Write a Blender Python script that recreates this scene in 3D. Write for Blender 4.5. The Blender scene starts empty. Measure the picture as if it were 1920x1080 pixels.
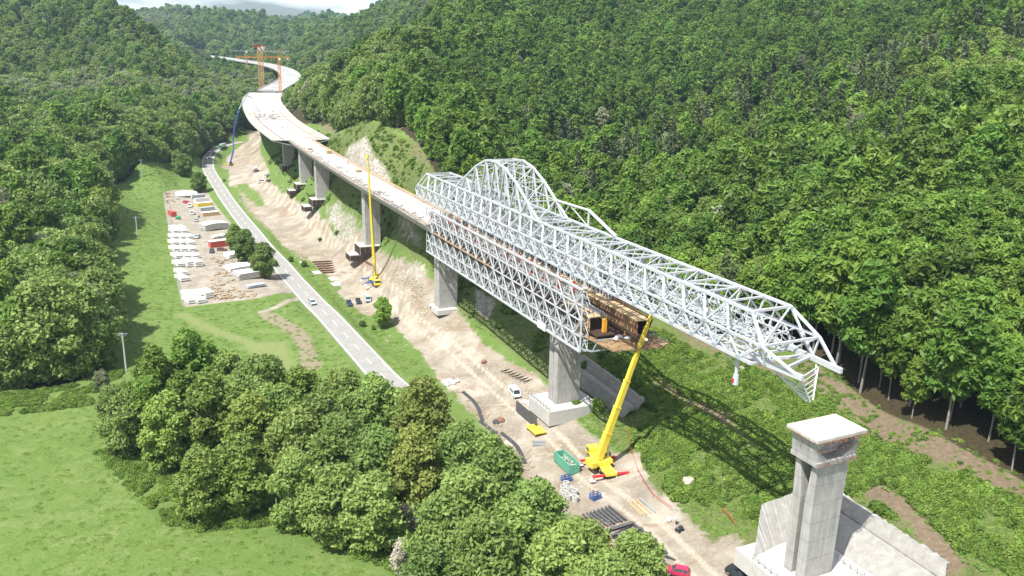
import bpy, math, random
import numpy as np
from mathutils import Vector, Matrix
R = math.radians
random.seed(7); rng = np.random.default_rng(11)
sc = bpy.context.scene
COL = sc.collection

# ------------------------------------------------------------------ camera, sky, sun, exposure
F = 1550.0; PITCH = R(15.8); HC = 87.0
fw = np.array([0, math.cos(PITCH), -math.sin(PITCH)]); rt0 = np.array([1., 0, 0]); up0 = np.cross(rt0, fw)
_r = math.atan(140 / 5500.); _c, _s = math.cos(_r), math.sin(_r)
rt = _c * rt0 + _s * up0; up = -_s * rt0 + _c * up0
CAM = np.array([0, 0, HC])
def proj(p):
    d = np.asarray(p, float) - CAM; z = d @ fw
    return 960 + F * (d @ rt) / z, 540 - F * (d @ up) / z, z
if proj([0, 0, -1e7])[0] > 960:
    rt = _c * rt0 - _s * up0; up = _s * rt0 + _c * up0
def ray(u, v): return fw * F + rt * (u - 960) + up * (540 - v)
def at(u, v, z):
    d = ray(u, v); return CAM + d * ((z - HC) / d[2])
def aty(u, v, Y):
    d = ray(u, v); return CAM + d * (Y / d[1])
cd = bpy.data.cameras.new("camera"); cam = bpy.data.objects.new("camera", cd); COL.objects.link(cam)
cd.sensor_width = 36; cd.lens = 36 * F / 1920; cd.clip_start = 1; cd.clip_end = 20000
m = Matrix.Identity(4)
for i in range(3):
    m[i][0] = rt[i]; m[i][1] = up[i]; m[i][2] = -fw[i]; m[i][3] = CAM[i]
cam.matrix_world = m
sc.camera = cam

SUN = Vector((-0.32, -0.40, 0.86)).normalized()
w = bpy.data.worlds.new("World"); sc.world = w; w.use_nodes = True
nt = w.node_tree; nt.nodes.clear()
wo = nt.nodes.new("ShaderNodeOutputWorld"); bg = nt.nodes.new("ShaderNodeBackground")
sky = nt.nodes.new("ShaderNodeTexSky"); sky.sky_type = 'NISHITA'; sky.sun_disc = False
sky.sun_elevation = math.asin(SUN.z); sky.sun_rotation = math.atan2(SUN.x, SUN.y)
sky.air_density = 1.0; sky.dust_density = 1.5
tc = nt.nodes.new("ShaderNodeTexCoord"); mp = nt.nodes.new("ShaderNodeMapping"); mp.inputs['Scale'].default_value = (6, 6, 26)
nz = nt.nodes.new("ShaderNodeTexNoise"); nz.inputs['Scale'].default_value = 1.3; nz.inputs['Detail'].default_value = 7
rp = nt.nodes.new("ShaderNodeValToRGB"); rp.color_ramp.elements[0].position = .42; rp.color_ramp.elements[1].position = .60
mx = nt.nodes.new("ShaderNodeMix"); mx.data_type = 'RGBA'; mx.inputs[7].default_value = (11, 11.3, 11.8, 1)
nt.links.new(tc.outputs['Generated'], mp.inputs[0]); nt.links.new(mp.outputs[0], nz.inputs['Vector'])
nt.links.new(nz.outputs[0], rp.inputs[0]); nt.links.new(rp.outputs[0], mx.inputs[0])
nt.links.new(sky.outputs[0], mx.inputs[6]); nt.links.new(mx.outputs[2], bg.inputs[0])
bg.inputs[1].default_value = 0.075
nt.links.new(bg.outputs[0], wo.inputs[0])
sl = bpy.data.lights.new("sun", 'SUN'); so = bpy.data.objects.new("sun", sl); COL.objects.link(so)
sl.energy = 5.0; sl.angle = R(0.5); sl.color = (1, .965, .9)
so.rotation_euler = SUN.to_track_quat('Z', 'Y').to_euler(); so.location = (-100, -100, 400)
sc.view_settings.view_transform = 'Standard'; sc.view_settings.look = 'None'
sc.view_settings.exposure = 0.70; sc.view_settings.gamma = 1
sc.cycles.max_bounces = 6; sc.cycles.diffuse_bounces = 3; sc.cycles.transparent_max_bounces = 4
sc.cycles.volume_bounces = 0; sc.cycles.transmission_bounces = 3; sc.cycles.glossy_bounces = 2

# ------------------------------------------------------------------ materials
def mat(name, col, rough=.8, var=.12, scale=1.0, metal=0, bump=0, col2=None, detail=5, coords='Object', spec=.3):
    m = bpy.data.materials.new(name); m.use_nodes = True; t = m.node_tree; b = t.nodes['Principled BSDF']
    b.inputs['Roughness'].default_value = rough; b.inputs['Metallic'].default_value = metal
    b.inputs['Specular IOR Level'].default_value = spec
    tc = t.nodes.new('ShaderNodeTexCoord'); n = t.nodes.new('ShaderNodeTexNoise')
    n.inputs['Scale'].default_value = scale; n.inputs['Detail'].default_value = detail; n.inputs['Roughness'].default_value = .65
    t.links.new(tc.outputs[coords], n.inputs['Vector'])
    r = t.nodes.new('ShaderNodeValToRGB'); r.color_ramp.elements[0].position = .3; r.color_ramp.elements[1].position = .7
    c = np.array(col[:3]); c2 = np.array(col2[:3]) if col2 else c * (1 + var); c1 = c if col2 else c * (1 - var)
    r.color_ramp.elements[0].color = (*c1, 1); r.color_ramp.elements[1].color = (*np.clip(c2, 0, 1), 1)
    t.links.new(n.outputs[0], r.inputs[0]); t.links.new(r.outputs[0], b.inputs['Base Color'])
    if bump:
        bp = t.nodes.new('ShaderNodeBump'); bp.inputs['Strength'].default_value = bump; bp.inputs['Distance'].default_value = .15
        t.links.new(n.outputs[0], bp.inputs['Height']); t.links.new(bp.outputs[0], b.inputs['Normal'])
    return m
def concrete_mat(name, a=.40, stripe=3.2):
    m = mat(name, (a, a * .975, a * .93), .85, .13, .55, bump=.15)
    t = m.node_tree; b = t.nodes['Principled BSDF']; src = b.inputs['Base Color'].links[0].from_socket
    tc = t.nodes.new('ShaderNodeTexCoord'); s = t.nodes.new('ShaderNodeSeparateXYZ'); t.links.new(tc.outputs['Object'], s.inputs[0])
    # pour joints every few metres of height and rain streaks running down
    d = t.nodes.new('ShaderNodeMath'); d.operation = 'DIVIDE'; d.inputs[1].default_value = stripe; t.links.new(s.outputs[2], d.inputs[0])
    fr = t.nodes.new('ShaderNodeMath'); fr.operation = 'FRACT'; t.links.new(d.outputs[0], fr.inputs[0])
    lt = t.nodes.new('ShaderNodeMath'); lt.operation = 'LESS_THAN'; lt.inputs[1].default_value = .045; t.links.new(fr.outputs[0], lt.inputs[0])
    mpn = t.nodes.new('ShaderNodeMapping'); mpn.inputs['Scale'].default_value = (1.6, 1.6, .07); t.links.new(tc.outputs['Object'], mpn.inputs[0])
    n2 = t.nodes.new('ShaderNodeTexNoise'); n2.inputs['Scale'].default_value = 1.2; n2.inputs['Detail'].default_value = 4; t.links.new(mpn.outputs[0], n2.inputs['Vector'])
    mr = t.nodes.new('ShaderNodeMapRange'); mr.inputs[1].default_value = .35; mr.inputs[2].default_value = .7; mr.inputs[3].default_value = 1.1; mr.inputs[4].default_value = .8
    t.links.new(n2.outputs[0], mr.inputs[0])
    ml = t.nodes.new('ShaderNodeMath'); ml.operation = 'MULTIPLY_ADD'; ml.inputs[1].default_value = -.22; t.links.new(lt.outputs[0], ml.inputs[0]); t.links.new(mr.outputs[0], ml.inputs[2])
    vm = t.nodes.new('ShaderNodeVectorMath'); vm.operation = 'SCALE'; t.links.new(src, vm.inputs[0]); t.links.new(ml.outputs[0], vm.inputs['Scale'])
    t.links.new(vm.outputs[0], b.inputs['Base Color'])
    return m
def leafmat(name, c1, c2, var=.3, trans=.33):
    m = bpy.data.materials.new(name); m.use_nodes = True; t = m.node_tree; b = t.nodes['Principled BSDF']; out = t.nodes['Material Output']
    b.inputs['Roughness'].default_value = .55; b.inputs['Specular IOR Level'].default_value = .35
    a = t.nodes.new('ShaderNodeAttribute'); a.attribute_name = 'tint'
    oi = t.nodes.new('ShaderNodeObjectInfo')
    ad = t.nodes.new('ShaderNodeMath'); ad.operation = 'MULTIPLY_ADD'; ad.inputs[1].default_value = .55
    t.links.new(oi.outputs['Random'], ad.inputs[0]); sc_ = t.nodes.new('ShaderNodeMath'); sc_.operation = 'MULTIPLY'; sc_.inputs[1].default_value = .45
    t.links.new(a.outputs['Fac'], sc_.inputs[0]); t.links.new(sc_.outputs[0], ad.inputs[2])
    mx = t.nodes.new('ShaderNodeMix'); mx.data_type = 'RGBA'; mx.inputs[6].default_value = (*c1, 1); mx.inputs[7].default_value = (*c2, 1)
    t.links.new(ad.outputs[0], mx.inputs[0])
    hs = t.nodes.new('ShaderNodeHueSaturation'); mr = t.nodes.new('ShaderNodeMapRange'); mr.inputs[3].default_value = 1 - var; mr.inputs[4].default_value = 1 + var
    mu = t.nodes.new('ShaderNodeMath'); mu.operation = 'MULTIPLY'; mu.inputs[1].default_value = 7.31
    fr = t.nodes.new('ShaderNodeMath'); fr.operation = 'FRACT'
    t.links.new(oi.outputs['Random'], mu.inputs[0]); t.links.new(mu.outputs[0], fr.inputs[0]); t.links.new(fr.outputs[0], mr.inputs[0]); t.links.new(mr.outputs[0], hs.inputs['Value'])
    mu2 = t.nodes.new('ShaderNodeMath'); mu2.operation = 'MULTIPLY'; mu2.inputs[1].default_value = 13.7
    fr2 = t.nodes.new('ShaderNodeMath'); fr2.operation = 'FRACT'; mr2 = t.nodes.new('ShaderNodeMapRange'); mr2.inputs[3].default_value = .49; mr2.inputs[4].default_value = .508
    t.links.new(oi.outputs['Random'], mu2.inputs[0]); t.links.new(mu2.outputs[0], fr2.inputs[0]); t.links.new(fr2.outputs[0], mr2.inputs[0]); t.links.new(mr2.outputs[0], hs.inputs['Hue'])
    t.links.new(mx.outputs[2], hs.inputs['Color']); t.links.new(hs.outputs[0], b.inputs['Base Color'])
    tr = t.nodes.new('ShaderNodeBsdfTranslucent'); t.links.new(hs.outputs[0], tr.inputs[0]); ms = t.nodes.new('ShaderNodeMixShader'); ms.inputs[0].default_value = trans
    t.links.new(b.outputs[0], ms.inputs[1]); t.links.new(tr.outputs[0], ms.inputs[2]); t.links.new(ms.outputs[0], out.inputs['Surface'])
    return m
M = dict(
    concrete=concrete_mat('concrete', .37), deck=mat('fresh_deck_concrete', (.30, .275, .24), .9, .1, .16, col2=(.62, .60, .56), detail=9, bump=.1),
    shotcrete=mat('shotcrete', (.25, .24, .22), .95, .2, .8, bump=.3, col2=(.36, .35, .33)), steel=mat('white_painted_steel', (.48, .50, .52), .45, .10, .6, metal=.0, spec=.5),
    timber=mat('formwork_timber', (.30, .20, .11), .8, .3, 1.5), plank=mat('new_plank', (.50, .36, .21), .8, .2, 1.8), brown=mat('dark_form_panel', (.055, .034, .026), .7, .3, 1.2),
    red=mat('red_paint', (.55, .03, .04), .5, .1, 2), yellow=mat('yellow_paint', (.76, .60, .06), .4, .07, 1, spec=.5), orange=mat('crane_orange', (.70, .30, .04), .5, .1, 1),
    blue=mat('blue_paint', (.05, .13, .42), .45, .1, 2, spec=.5), white=mat('white_paint', (.8, .8, .79), .4, .05, 1, spec=.5), offwhite=mat('plastic_sheet', (.76, .76, .75), .6, .08, 2, bump=.4),
    black=mat('black_rubber', (.02, .02, .022), .7, .2, 3), dark=mat('dark_steel', (.06, .065, .07), .55, .3, 2), rust=mat('rusty_steel', (.21, .115, .075), .8, .35, 2.5),
    glass=mat('window_glass', (.035, .05, .06), .08, .1, 1, spec=.8), chrome=mat('bare_metal', (.45, .46, .47), .35, .1, 2, metal=.6), grey=mat('grey_paint', (.30, .31, .32), .5, .1, 1),
    beamgrey=mat('dull_beam_steel', (.10, .10, .105), .7, .3, 3), navy=mat('dark_blue_paint', (.015, .03, .07), .3, .05, 1, spec=.6), carblack=mat('black_car_paint', (.015, .016, .018), .25, .05, 1, spec=.6),
    silver=mat('silver_car_paint', (.42, .47, .50), .3, .05, 1, spec=.6), carred=mat('red_car_paint', (.55, .03, .09), .3, .05, 1, spec=.6), green=mat('skip_green', (.13, .38, .27), .55, .14, 1.2),
    truckgreen=mat('truck_green', (.03, .28, .12), .45, .1, 1), containerred=mat('container_red', (.48, .11, .08), .6, .12, 1), roofgrey=mat('grey_roof_sheet', (.40, .43, .45), .6, .1, 1),
    precast=mat('precast_concrete', (.50, .49, .465), .85, .08, .8), barkgrey=mat('grey_bark', (.24, .22, .19), .9, .3, 3, bump=.4), bark=mat('brown_bark', (.09, .065, .045), .9, .3, 3, bump=.4),
    asphalt=mat('asphalt', (.29, .285, .27), .9, .12, .35, bump=.1), paintline=mat('road_paint', (.80, .80, .76), .7, .1, 1.5), rock=mat('pale_rock', (.42, .37, .30), .95, .3, .9, bump=.8),
    skin=mat('skin', (.5, .3, .22), .6, .05, 5), vest=mat('high_visibility_vest', (.65, .80, .05), .6, .05, 5), workblue=mat('blue_work_trousers', (.04, .06, .12), .8, .1, 5),
    galv=mat('galvanised_steel', (.36, .42, .47), .5, .12, 1, metal=.2), pole=mat('pale_pole_concrete', (.50, .50, .48), .85, .1, 2), clay=mat('roof_tile', (.30, .13, .08), .8, .2, 2),
    log=mat('bare_log', (.35, .26, .17), .9, .2, 2), amber=mat('amber_form', (.75, .36, .04), .5, .1, 1),
)
LM = dict(
    beech=leafmat('beech_leaves', (.075, .165, .022), (.18, .285, .04), .32), alder=leafmat('alder_leaves', (.145, .235, .055), (.26, .35, .09), .2),
    olive=leafmat('olive_leaves', (.15, .24, .045), (.25, .335, .07), .2), bright=leafmat('bright_leaves', (.12, .24, .03), (.22, .34, .055)),
    pale=leafmat('pale_leaves', (.18, .23, .10), (.30, .33, .19)), spruce=leafmat('spruce_needles', (.06, .10, .036), (.13, .165, .06), .25, .1),
    blossom=leafmat('blossom', (.48, .44, .34), (.58, .54, .45), .1, .3), shrub=leafmat('shrub_leaves', (.105, .20, .028), (.225, .325, .062)),
    grassb=leafmat('grass_blades', (.17, .29, .055), (.28, .38, .10), .08, .4))

# ------------------------------------------------------------------ mesh helpers
def tag(o, label=None, cat=None, group=None, kind=None):
    if label: o['label'] = label
    if cat: o['category'] = cat
    if group: o['group'] = group
    if kind or cat: o['kind'] = kind or 'thing'
    return o
def empty(name, loc=(0, 0, 0), rz=0, label=None, cat=None, group=None):
    o = bpy.data.objects.new(name, None); o.empty_display_size = .5; COL.objects.link(o)
    o.location = loc; o.rotation_euler = (0, 0, rz)
    return tag(o, label, cat, group)
def children(o): return [c for c in bpy.data.objects if c.parent == o]
def copy_tree(o, loc=None, rz=None, label=None, parent=None):
    c = o.copy(); COL.objects.link(c); c.parent = parent
    if loc is not None: c.location = loc
    if rz is not None: c.rotation_euler = (c.rotation_euler[0], c.rotation_euler[1], rz)
    if label: c['label'] = label
    for ch in list(o.children): copy_tree(ch, parent=c)
    return c
class MB:
    def __init__(s): s.v = []; s.f = []
    def add(s, vs, fs):
        o = len(s.v); s.v += [tuple(map(float, p)) for p in vs]; s.f += [tuple(i + o for i in f) for f in fs]; return s
    def box(s, c, d, rz=0, taper=(1, 1), shift=(0, 0)):
        x, y, z = d[0] / 2, d[1] / 2, d[2] / 2; ca, sa = math.cos(rz), math.sin(rz); V = []
        for k, (tx, ty, sx, sy) in ((-1, (1, 1, 0, 0)), (1, (taper[0], taper[1], shift[0], shift[1]))):
            for i, j in ((-1, -1), (1, -1), (1, 1), (-1, 1)):
                X, Y = i * x * tx + sx, j * y * ty + sy
                V.append((c[0] + X * ca - Y * sa, c[1] + X * sa + Y * ca, c[2] + k * z))
        return s.add(V, [(3, 2, 1, 0), (4, 5, 6, 7), (0, 1, 5, 4), (1, 2, 6, 5), (2, 3, 7, 6), (3, 0, 4, 7)])
    def bar(s, a, b, w=.3, h=None, upv=(0, 0, 1)):
        h = h or w; a = Vector(a); b = Vector(b); d = (b - a)
        if d.length < 1e-6: return s
        d.normalize(); u = Vector(upv)
        if abs(d.dot(u)) > .98: u = Vector((1, 0, 0))
        x = d.cross(u).normalized(); y = x.cross(d).normalized(); V = []
        for p in (a, b):
            for i, j in ((-1, -1), (1, -1), (1, 1), (-1, 1)): V.append(p + x * i * w / 2 + y * j * h / 2)
        return s.add(V, [(0, 1, 2, 3), (7, 6, 5, 4), (0, 4, 5, 1), (1, 5, 6, 2), (2, 6, 7, 3), (3, 7, 4, 0)])
    def tube(s, a, b, r, r2=None, n=8, cap=True):
        r2 = r if r2 is None else r2; a = Vector(a); b = Vector(b); d = (b - a).normalized(); u = Vector((0, 0, 1))
        if abs(d.dot(u)) > .98: u = Vector((1, 0, 0))
        x = d.cross(u).normalized(); y = x.cross(d).normalized(); V = []
        for p, q in ((a, r), (b, r2)):
            for i in range(n):
                t = 2 * math.pi * i / n; V.append(p + x * q * math.cos(t) + y * q * math.sin(t))
        fs = [(i, (i + 1) % n, n + (i + 1) % n, n + i) for i in range(n)]
        if cap: fs += [tuple(range(n - 1, -1, -1)), tuple(range(n, 2 * n))]
        return s.add(V, fs)
    def prism(s, pts, z0, z1):
        n = len(pts)
        return s.add([(x, y, z0) for x, y in pts] + [(x, y, z1) for x, y in pts],
                     [tuple(range(n - 1, -1, -1)), tuple(range(n, 2 * n))] + [(i, (i + 1) % n, n + (i + 1) % n, n + i) for i in range(n)])
    def sect(s, rings, closed=True, caps=True):
        """skin a list of rings (same number of points)"""
        n = len(rings[0]); V = [p for r in rings for p in r]; fs = []
        for k in range(len(rings) - 1):
            for i in range(n if closed else n - 1):
                j = (i + 1) % n; fs.append((k * n + i, k * n + j, (k + 1) * n + j, (k + 1) * n + i))
        if caps and closed: fs += [tuple(range(n - 1, -1, -1)), tuple(range((len(rings) - 1) * n, len(rings) * n))]
        return s.add(V, fs)
    def build(s, name, m, parent=None, loc=None, smooth=False, bevel=0):
        me = bpy.data.meshes.new(name); me.from_pydata(s.v, [], s.f); me.update()
        import bmesh
        b = bmesh.new(); b.from_mesh(me); bmesh.ops.recalc_face_normals(b, faces=b.faces)
        if bevel: bmesh.ops.bevel(b, geom=b.edges[:], offset=bevel, segments=1, affect='EDGES')
        b.to_mesh(me); b.free()
        for mm in (m if isinstance(m, (list, tuple)) else [m]): me.materials.append(M[mm] if isinstance(mm, str) else mm)
        if smooth: me.shade_smooth()
        o = bpy.data.objects.new(name, me); COL.objects.link(o); o.parent = parent
        if loc is not None: o.location = loc
        return o

# ------------------------------------------------------------------ terrain
def hash2(i, j, s):
    n = (i * 374761393 + j * 668265263 + s * 974634777) & 0x7fffffff
    n = ((n ^ (n >> 13)) * 1274126177) & 0x7fffffff
    return ((n ^ (n >> 16)) & 0xffff) / 65535.0
def vnoise(x, y, s=0):
    xi = np.floor(x).astype(np.int64); yi = np.floor(y).astype(np.int64); fx = x - xi; fy = y - yi
    fx = fx * fx * (3 - 2 * fx); fy = fy * fy * (3 - 2 * fy)
    a = hash2(xi, yi, s); b = hash2(xi + 1, yi, s); c = hash2(xi, yi + 1, s); d = hash2(xi + 1, yi + 1, s)
    return (a * (1 - fx) + b * fx) * (1 - fy) + (c * (1 - fx) + d * fx) * fy - .5
def fbm(x, y, sc0, oct=4, s=0):
    r = 0
    for k in range(oct): r = r + vnoise(x / sc0 * 2 ** k + 17 * k, y / sc0 * 2 ** k - 9 * k, s + k) / 2 ** k
    return r
def zf(Y): return float(np.interp(Y, [0, 250, 700, 1000, 1500, 2500], [0, 0, 9, 16, 30, 55]))
def at_floor(u, v, off=0):
    z = 0
    for _ in range(40): z = zf(at(u, v, z)[1]) + off
    return at(u, v, z)
CP = []
# g: ground height known;  f: on the valley floor;  Y: distance known (ground);  c: distance known, canopy seen (ground 14 m lower)
for u, v in [(0, 1000), (300, 1000), (600, 1075), (0, 760), (250, 700), (240, 560), (270, 430), (250, 340), (330, 330), (330, 450), (400, 560), (480, 600), (600, 700), (700, 800), (800, 950), (980, 1070), (0, 1200), (900, 1200), (150, 700), (0, 650), (100, 560), (-300, 900), (-300, 1250)]:
    CP.append(at_floor(u, v))
for u, v, z in [(1300, 1070, 3), (1150, 930, 2.2), (1000, 800, 1.6), (900, 700, 1.5), (780, 600, 1.5), (720, 540, 2), (640, 450, 3.5), (560, 392, 5.5), (500, 340, 7.5), (470, 285, 9.5), (480, 250, 11),
                (720, 690, 1.2), (590, 565, 1.2), (480, 440, 2), (400, 325, 5), (384, 295, 6.5), (430, 275, 8),
                (690, 474, 6.5), (655, 470, 4.5), (592, 386, 10), (540, 350, 11.5), (510, 318, 13), (838, 578, 6), (800, 595, 4), (910, 640, 5), (1000, 700, 4), (1065, 745, 4),
                (1240, 600, 19), (1400, 655, 20), (1560, 702, 19), (1700, 792, 19), (1920, 905, 19), (1500, 740, 16), (1400, 700, 14), (1300, 690, 12.5), (1200, 690, 10.5), (1250, 800, 7), (1190, 830, 4), (1350, 880, 8.5), (1330, 960, 5),
                (1700, 900, 16.5), (1850, 1000, 17), (1780, 1060, 14), (1600, 880, 12.5), (1480, 860, 11), (1420, 1020, 6), (1100, 700, 7), (1150, 640, 11), (2100, 1000, 19), (2000, 1200, 15), (1500, 1300, 4), (1200, 1300, 2)]:
    CP.append(at(u, v, z))
for u, v, Y in [(700, 300, 372), (650, 290, 405), (690, 238, 402), (800, 330, 318), (780, 255, 372), (825, 290, 335), (740, 240, 395), (780, 440, 302), (800, 500, 275), (640, 245, 470), (600, 235, 530), (900, 590, 246), (960, 620, 232), (720, 420, 345), (650, 360, 400), (1000, 540, 262), (880, 420, 300), (1100, 560, 245)]:
    CP.append(aty(u, v, Y))
CAN = 15
for u, v, Y in [(1800, 500, 190), (1800, 400, 235), (1800, 300, 290), (1800, 200, 360), (1800, 100, 440), (1750, 12, 560), (2050, 400, 215), (2050, 200, 330), (2050, 0, 480), (2050, -80, 560), (1600, 500, 215), (1600, 400, 258), (1600, 300, 320), (1600, 200, 390), (1600, 120, 455),
                (1400, 500, 238), (1400, 400, 285), (1400, 300, 350), (1400, 200, 430), (1400, 168, 462), (1150, 430, 300), (1150, 300, 375), (1150, 243, 425), (1000, 330, 370), (1000, 292, 410), (1250, 350, 330), (1250, 222, 440),
                (1600, 60, 640), (1400, 110, 640), (1400, 0, 790), (1400, -70, 900), (1150, 190, 570), (1150, 100, 690), (1150, 0, 800), (1150, -70, 900), (1000, 200, 520), (1000, 100, 640), (1000, 0, 750), (1000, -30, 800), (1700, -20, 820), (1600, -60, 900),
                (900, 290, 420), (900, 200, 500), (900, 100, 610), (900, 8, 740), (820, 100, 560), (820, 190, 450), (820, 28, 700), (760, 130, 500), (760, 55, 650), (700, 170, 480), (700, 82, 620), (640, 160, 560), (640, 112, 590), (590, 140, 590),
                (0, 200, 640), (0, 300, 430), (0, 420, 310), (0, 520, 250), (150, 300, 430), (250, 250, 520), (350, 215, 620), (420, 200, 700), (470, 165, 850), (150, 230, 600), (300, 180, 740), (400, 150, 880), (550, 175, 760), (600, 200, 560),
                (100, 150, 800), (0, 150, 760), (100, 80, 880), (100, 0, 980), (0, 0, 950), (100, -60, 1060), (-250, 0, 900), (-250, -100, 1000), (-250, 200, 600), (-250, 400, 320), (250, 120, 830), (215, 10, 1040), (280, 62, 960), (330, 95, 910), (380, 138, 860), (300, 150, 800),
                (650, 18, 1500), (700, 2, 1520), (760, -30, 1500), (640, 60, 1400), (600, 95, 1300), (580, 118, 1250), (580, 50, 1800), (540, 100, 1800), (900, -60, 1500), (1200, -100, 1500), (1700, -120, 1400),
                (340, 14, 2300), (250, 16, 2300), (440, 18, 2350), (490, 28, 2350), (535, 38, 2300), (300, 60, 1900), (450, 70, 1900), (400, 98, 1600), (500, 100, 1500), (460, 120, 1250), (100, 20, 2300), (-200, 20, 2300), (440, 140, 1000), (570, 60, 1800), (600, 30, 2400)]:
    p = aty(u, v, Y); p[2] -= CAN + (14 if Y > 1400 else 0); CP.append(p)
for u, v, Y in [(515, 165, 880), (537, 153, 960), (545, 145, 1030), (540, 136, 1110), (525, 128, 1200), (495, 120.5, 1310), (450, 113.5, 1480), (410, 107.5, 1650)]:
    p = aty(u, v, Y); p[2] -= 27; CP.append(p)
# behind the crests the ground falls again
for u, v, Y, dz in [(1750, 12, 660, 30), (2050, -80, 660, 20), (1600, 120, 530, 52), (1400, 168, 545, 60), (1250, 222, 520, 55), (1150, 243, 500, 42), (1050, 275, 480, 30), (900, 8, 900, 30), (820, 28, 850, 40), (760, 55, 800, 45), (700, 82, 760, 45), (640, 112, 720, 35),
                    (215, 10, 1250, 50), (280, 62, 1150, 50), (330, 95, 1080, 45), (380, 138, 1000, 22), (100, 0, 1300, 40), (650, 18, 1800, 60), (760, -30, 1800, 60), (1000, -30, 1000, 20), (1150, -70, 1100, 20), (340, 14, 3000, 100), (440, 18, 3000, 100), (250, 16, 3000, 100), (535, 38, 3000, 90), (100, 20, 3000, 100)]:
    p = aty(u, v, Y); q = at(u, v, 0) if False else p.copy()
    base = CAM + (p - CAM); base[2] = p[2] - CAN - dz; CP.append(base)
for u, v, Y in [(560, 20, 4600), (450, 30, 4600), (650, 18, 4600), (250, 40, 4600), (900, 30, 4600), (0, 50, 4600), (1300, 60, 4600), (1900, 80, 4600), (520, 28, 4400), (600, 19, 4500)]:
    p = aty(u, v, Y); p[2] -= 75; CP.append(p)
CP = np.array(CP)
def warp(x, y): return x / y * 2.2, np.log(y) * 1.0
def tps_fit(X, Y, Z, lam=2e-4):
    n = len(X); d2 = (X[:, None] - X[None]) ** 2 + (Y[:, None] - Y[None]) ** 2
    K = .5 * d2 * np.log(d2 + 1e-12) + lam * np.eye(n); P = np.c_[np.ones(n), X, Y]
    A = np.block([[K, P], [P.T, np.zeros((3, 3))]]); return np.linalg.solve(A, np.r_[Z, 0, 0, 0])
cx, cy = warp(CP[:, 0], CP[:, 1])
# heights are interpolated as sight-line slopes, so that far hills do not swamp near ones
W = tps_fit(cx, cy, (CP[:, 2] - HC) / CP[:, 1] * 100, 1e-3)
def tps(x, y):
    X, Y = warp(x, y); out = W[-3] + W[-2] * X + W[-1] * Y
    for k in range(len(cx)):
        d2 = (X - cx[k]) ** 2 + (Y - cy[k]) ** 2; out = out + W[k] * .5 * d2 * np.log(d2 + 1e-12)
    return HC + out / 100 * y
S0, S1, DS = -1.2, 1.2, .005; L0, L1, DL = math.log(55), math.log(5350), .006
SG = np.arange(S0, S1 + DS / 2, DS); LG = np.arange(L0, L1, DL)
GS, GL = np.meshgrid(SG, LG, indexing='ij'); GY = np.exp(GL); GX = GS * GY
GZ = tps(np.clip(GX, -.75 * GY, .8 * GY), np.clip(GY, 100, 5200))
GZ = np.maximum(GZ, np.where(GY > 4000, 60, -2))
def samp(G, x, y):
    x = np.asarray(x, float); y = np.asarray(y, float)
    i = np.clip((x / y - S0) / DS, 0, len(SG) - 1.001); j = np.clip((np.log(y) - L0) / DL, 0, len(LG) - 1.001)
    i0 = i.astype(int); j0 = j.astype(int); fi = i - i0; fj = j - j0
    return (G[i0, j0] * (1 - fi) + G[i0 + 1, j0] * fi) * (1 - fj) + (G[i0, j0 + 1] * (1 - fi) + G[i0 + 1, j0 + 1] * fi) * fj
def gz(x, y): return float(samp(GZ, x, y))
def gp(u, v, lift=0):
    """the point of the ground seen at a photograph position"""
    d = ray(u, v); d = d / d[1]; Y = np.geomspace(70, 6000, 900)
    P = CAM + d[None] * Y[:, None]; g = samp(GZ, P[:, 0], P[:, 1]); below = np.nonzero(P[:, 2] < g)[0]
    k = below[0] if len(below) else len(Y) - 1
    a, b = Y[max(k - 1, 0)], Y[k]
    for _ in range(25):
        mI = (a + b) / 2; q = CAM + d * mI
        if q[2] < gz(q[0], q[1]): b = mI
        else: a = mI
    q = CAM + d * b; q[2] = gz(q[0], q[1]) + lift; return q
def spline(P, step):
    P = [np.asarray(p, float) for p in P]; Q = [2 * P[0] - P[1]] + P + [2 * P[-1] - P[-2]]; out = []
    for i in range(1, len(Q) - 2):
        n = max(2, int(np.linalg.norm(Q[i + 1] - Q[i]) / step))
        for k in range(n):
            t = k / n; a, b, c, d = Q[i - 1:i + 3]
            out.append(.5 * (2 * b + (c - a) * t + (2 * a - 5 * b + 4 * c - d) * t * t + (3 * b - a - 3 * c + d) * t ** 3))
    out.append(P[-1]); return np.array(out)
def distline(L, x, y):
    """distance from grid points to a polyline and index-interpolated height of it"""
    best = np.full(x.shape, 1e9); zz = np.zeros(x.shape)
    for a, b in zip(L[:-1], L[1:]):
        d = b[:2] - a[:2]; t = np.clip(((x - a[0]) * d[0] + (y - a[1]) * d[1]) / (d @ d + 1e-9), 0, 1)
        q = np.hypot(x - a[0] - t * d[0], y - a[1] - t * d[1]); m_ = q < best
        best = np.where(m_, q, best); zz = np.where(m_, a[2] + t * (b[2] - a[2]), zz)
    return best, zz
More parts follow.
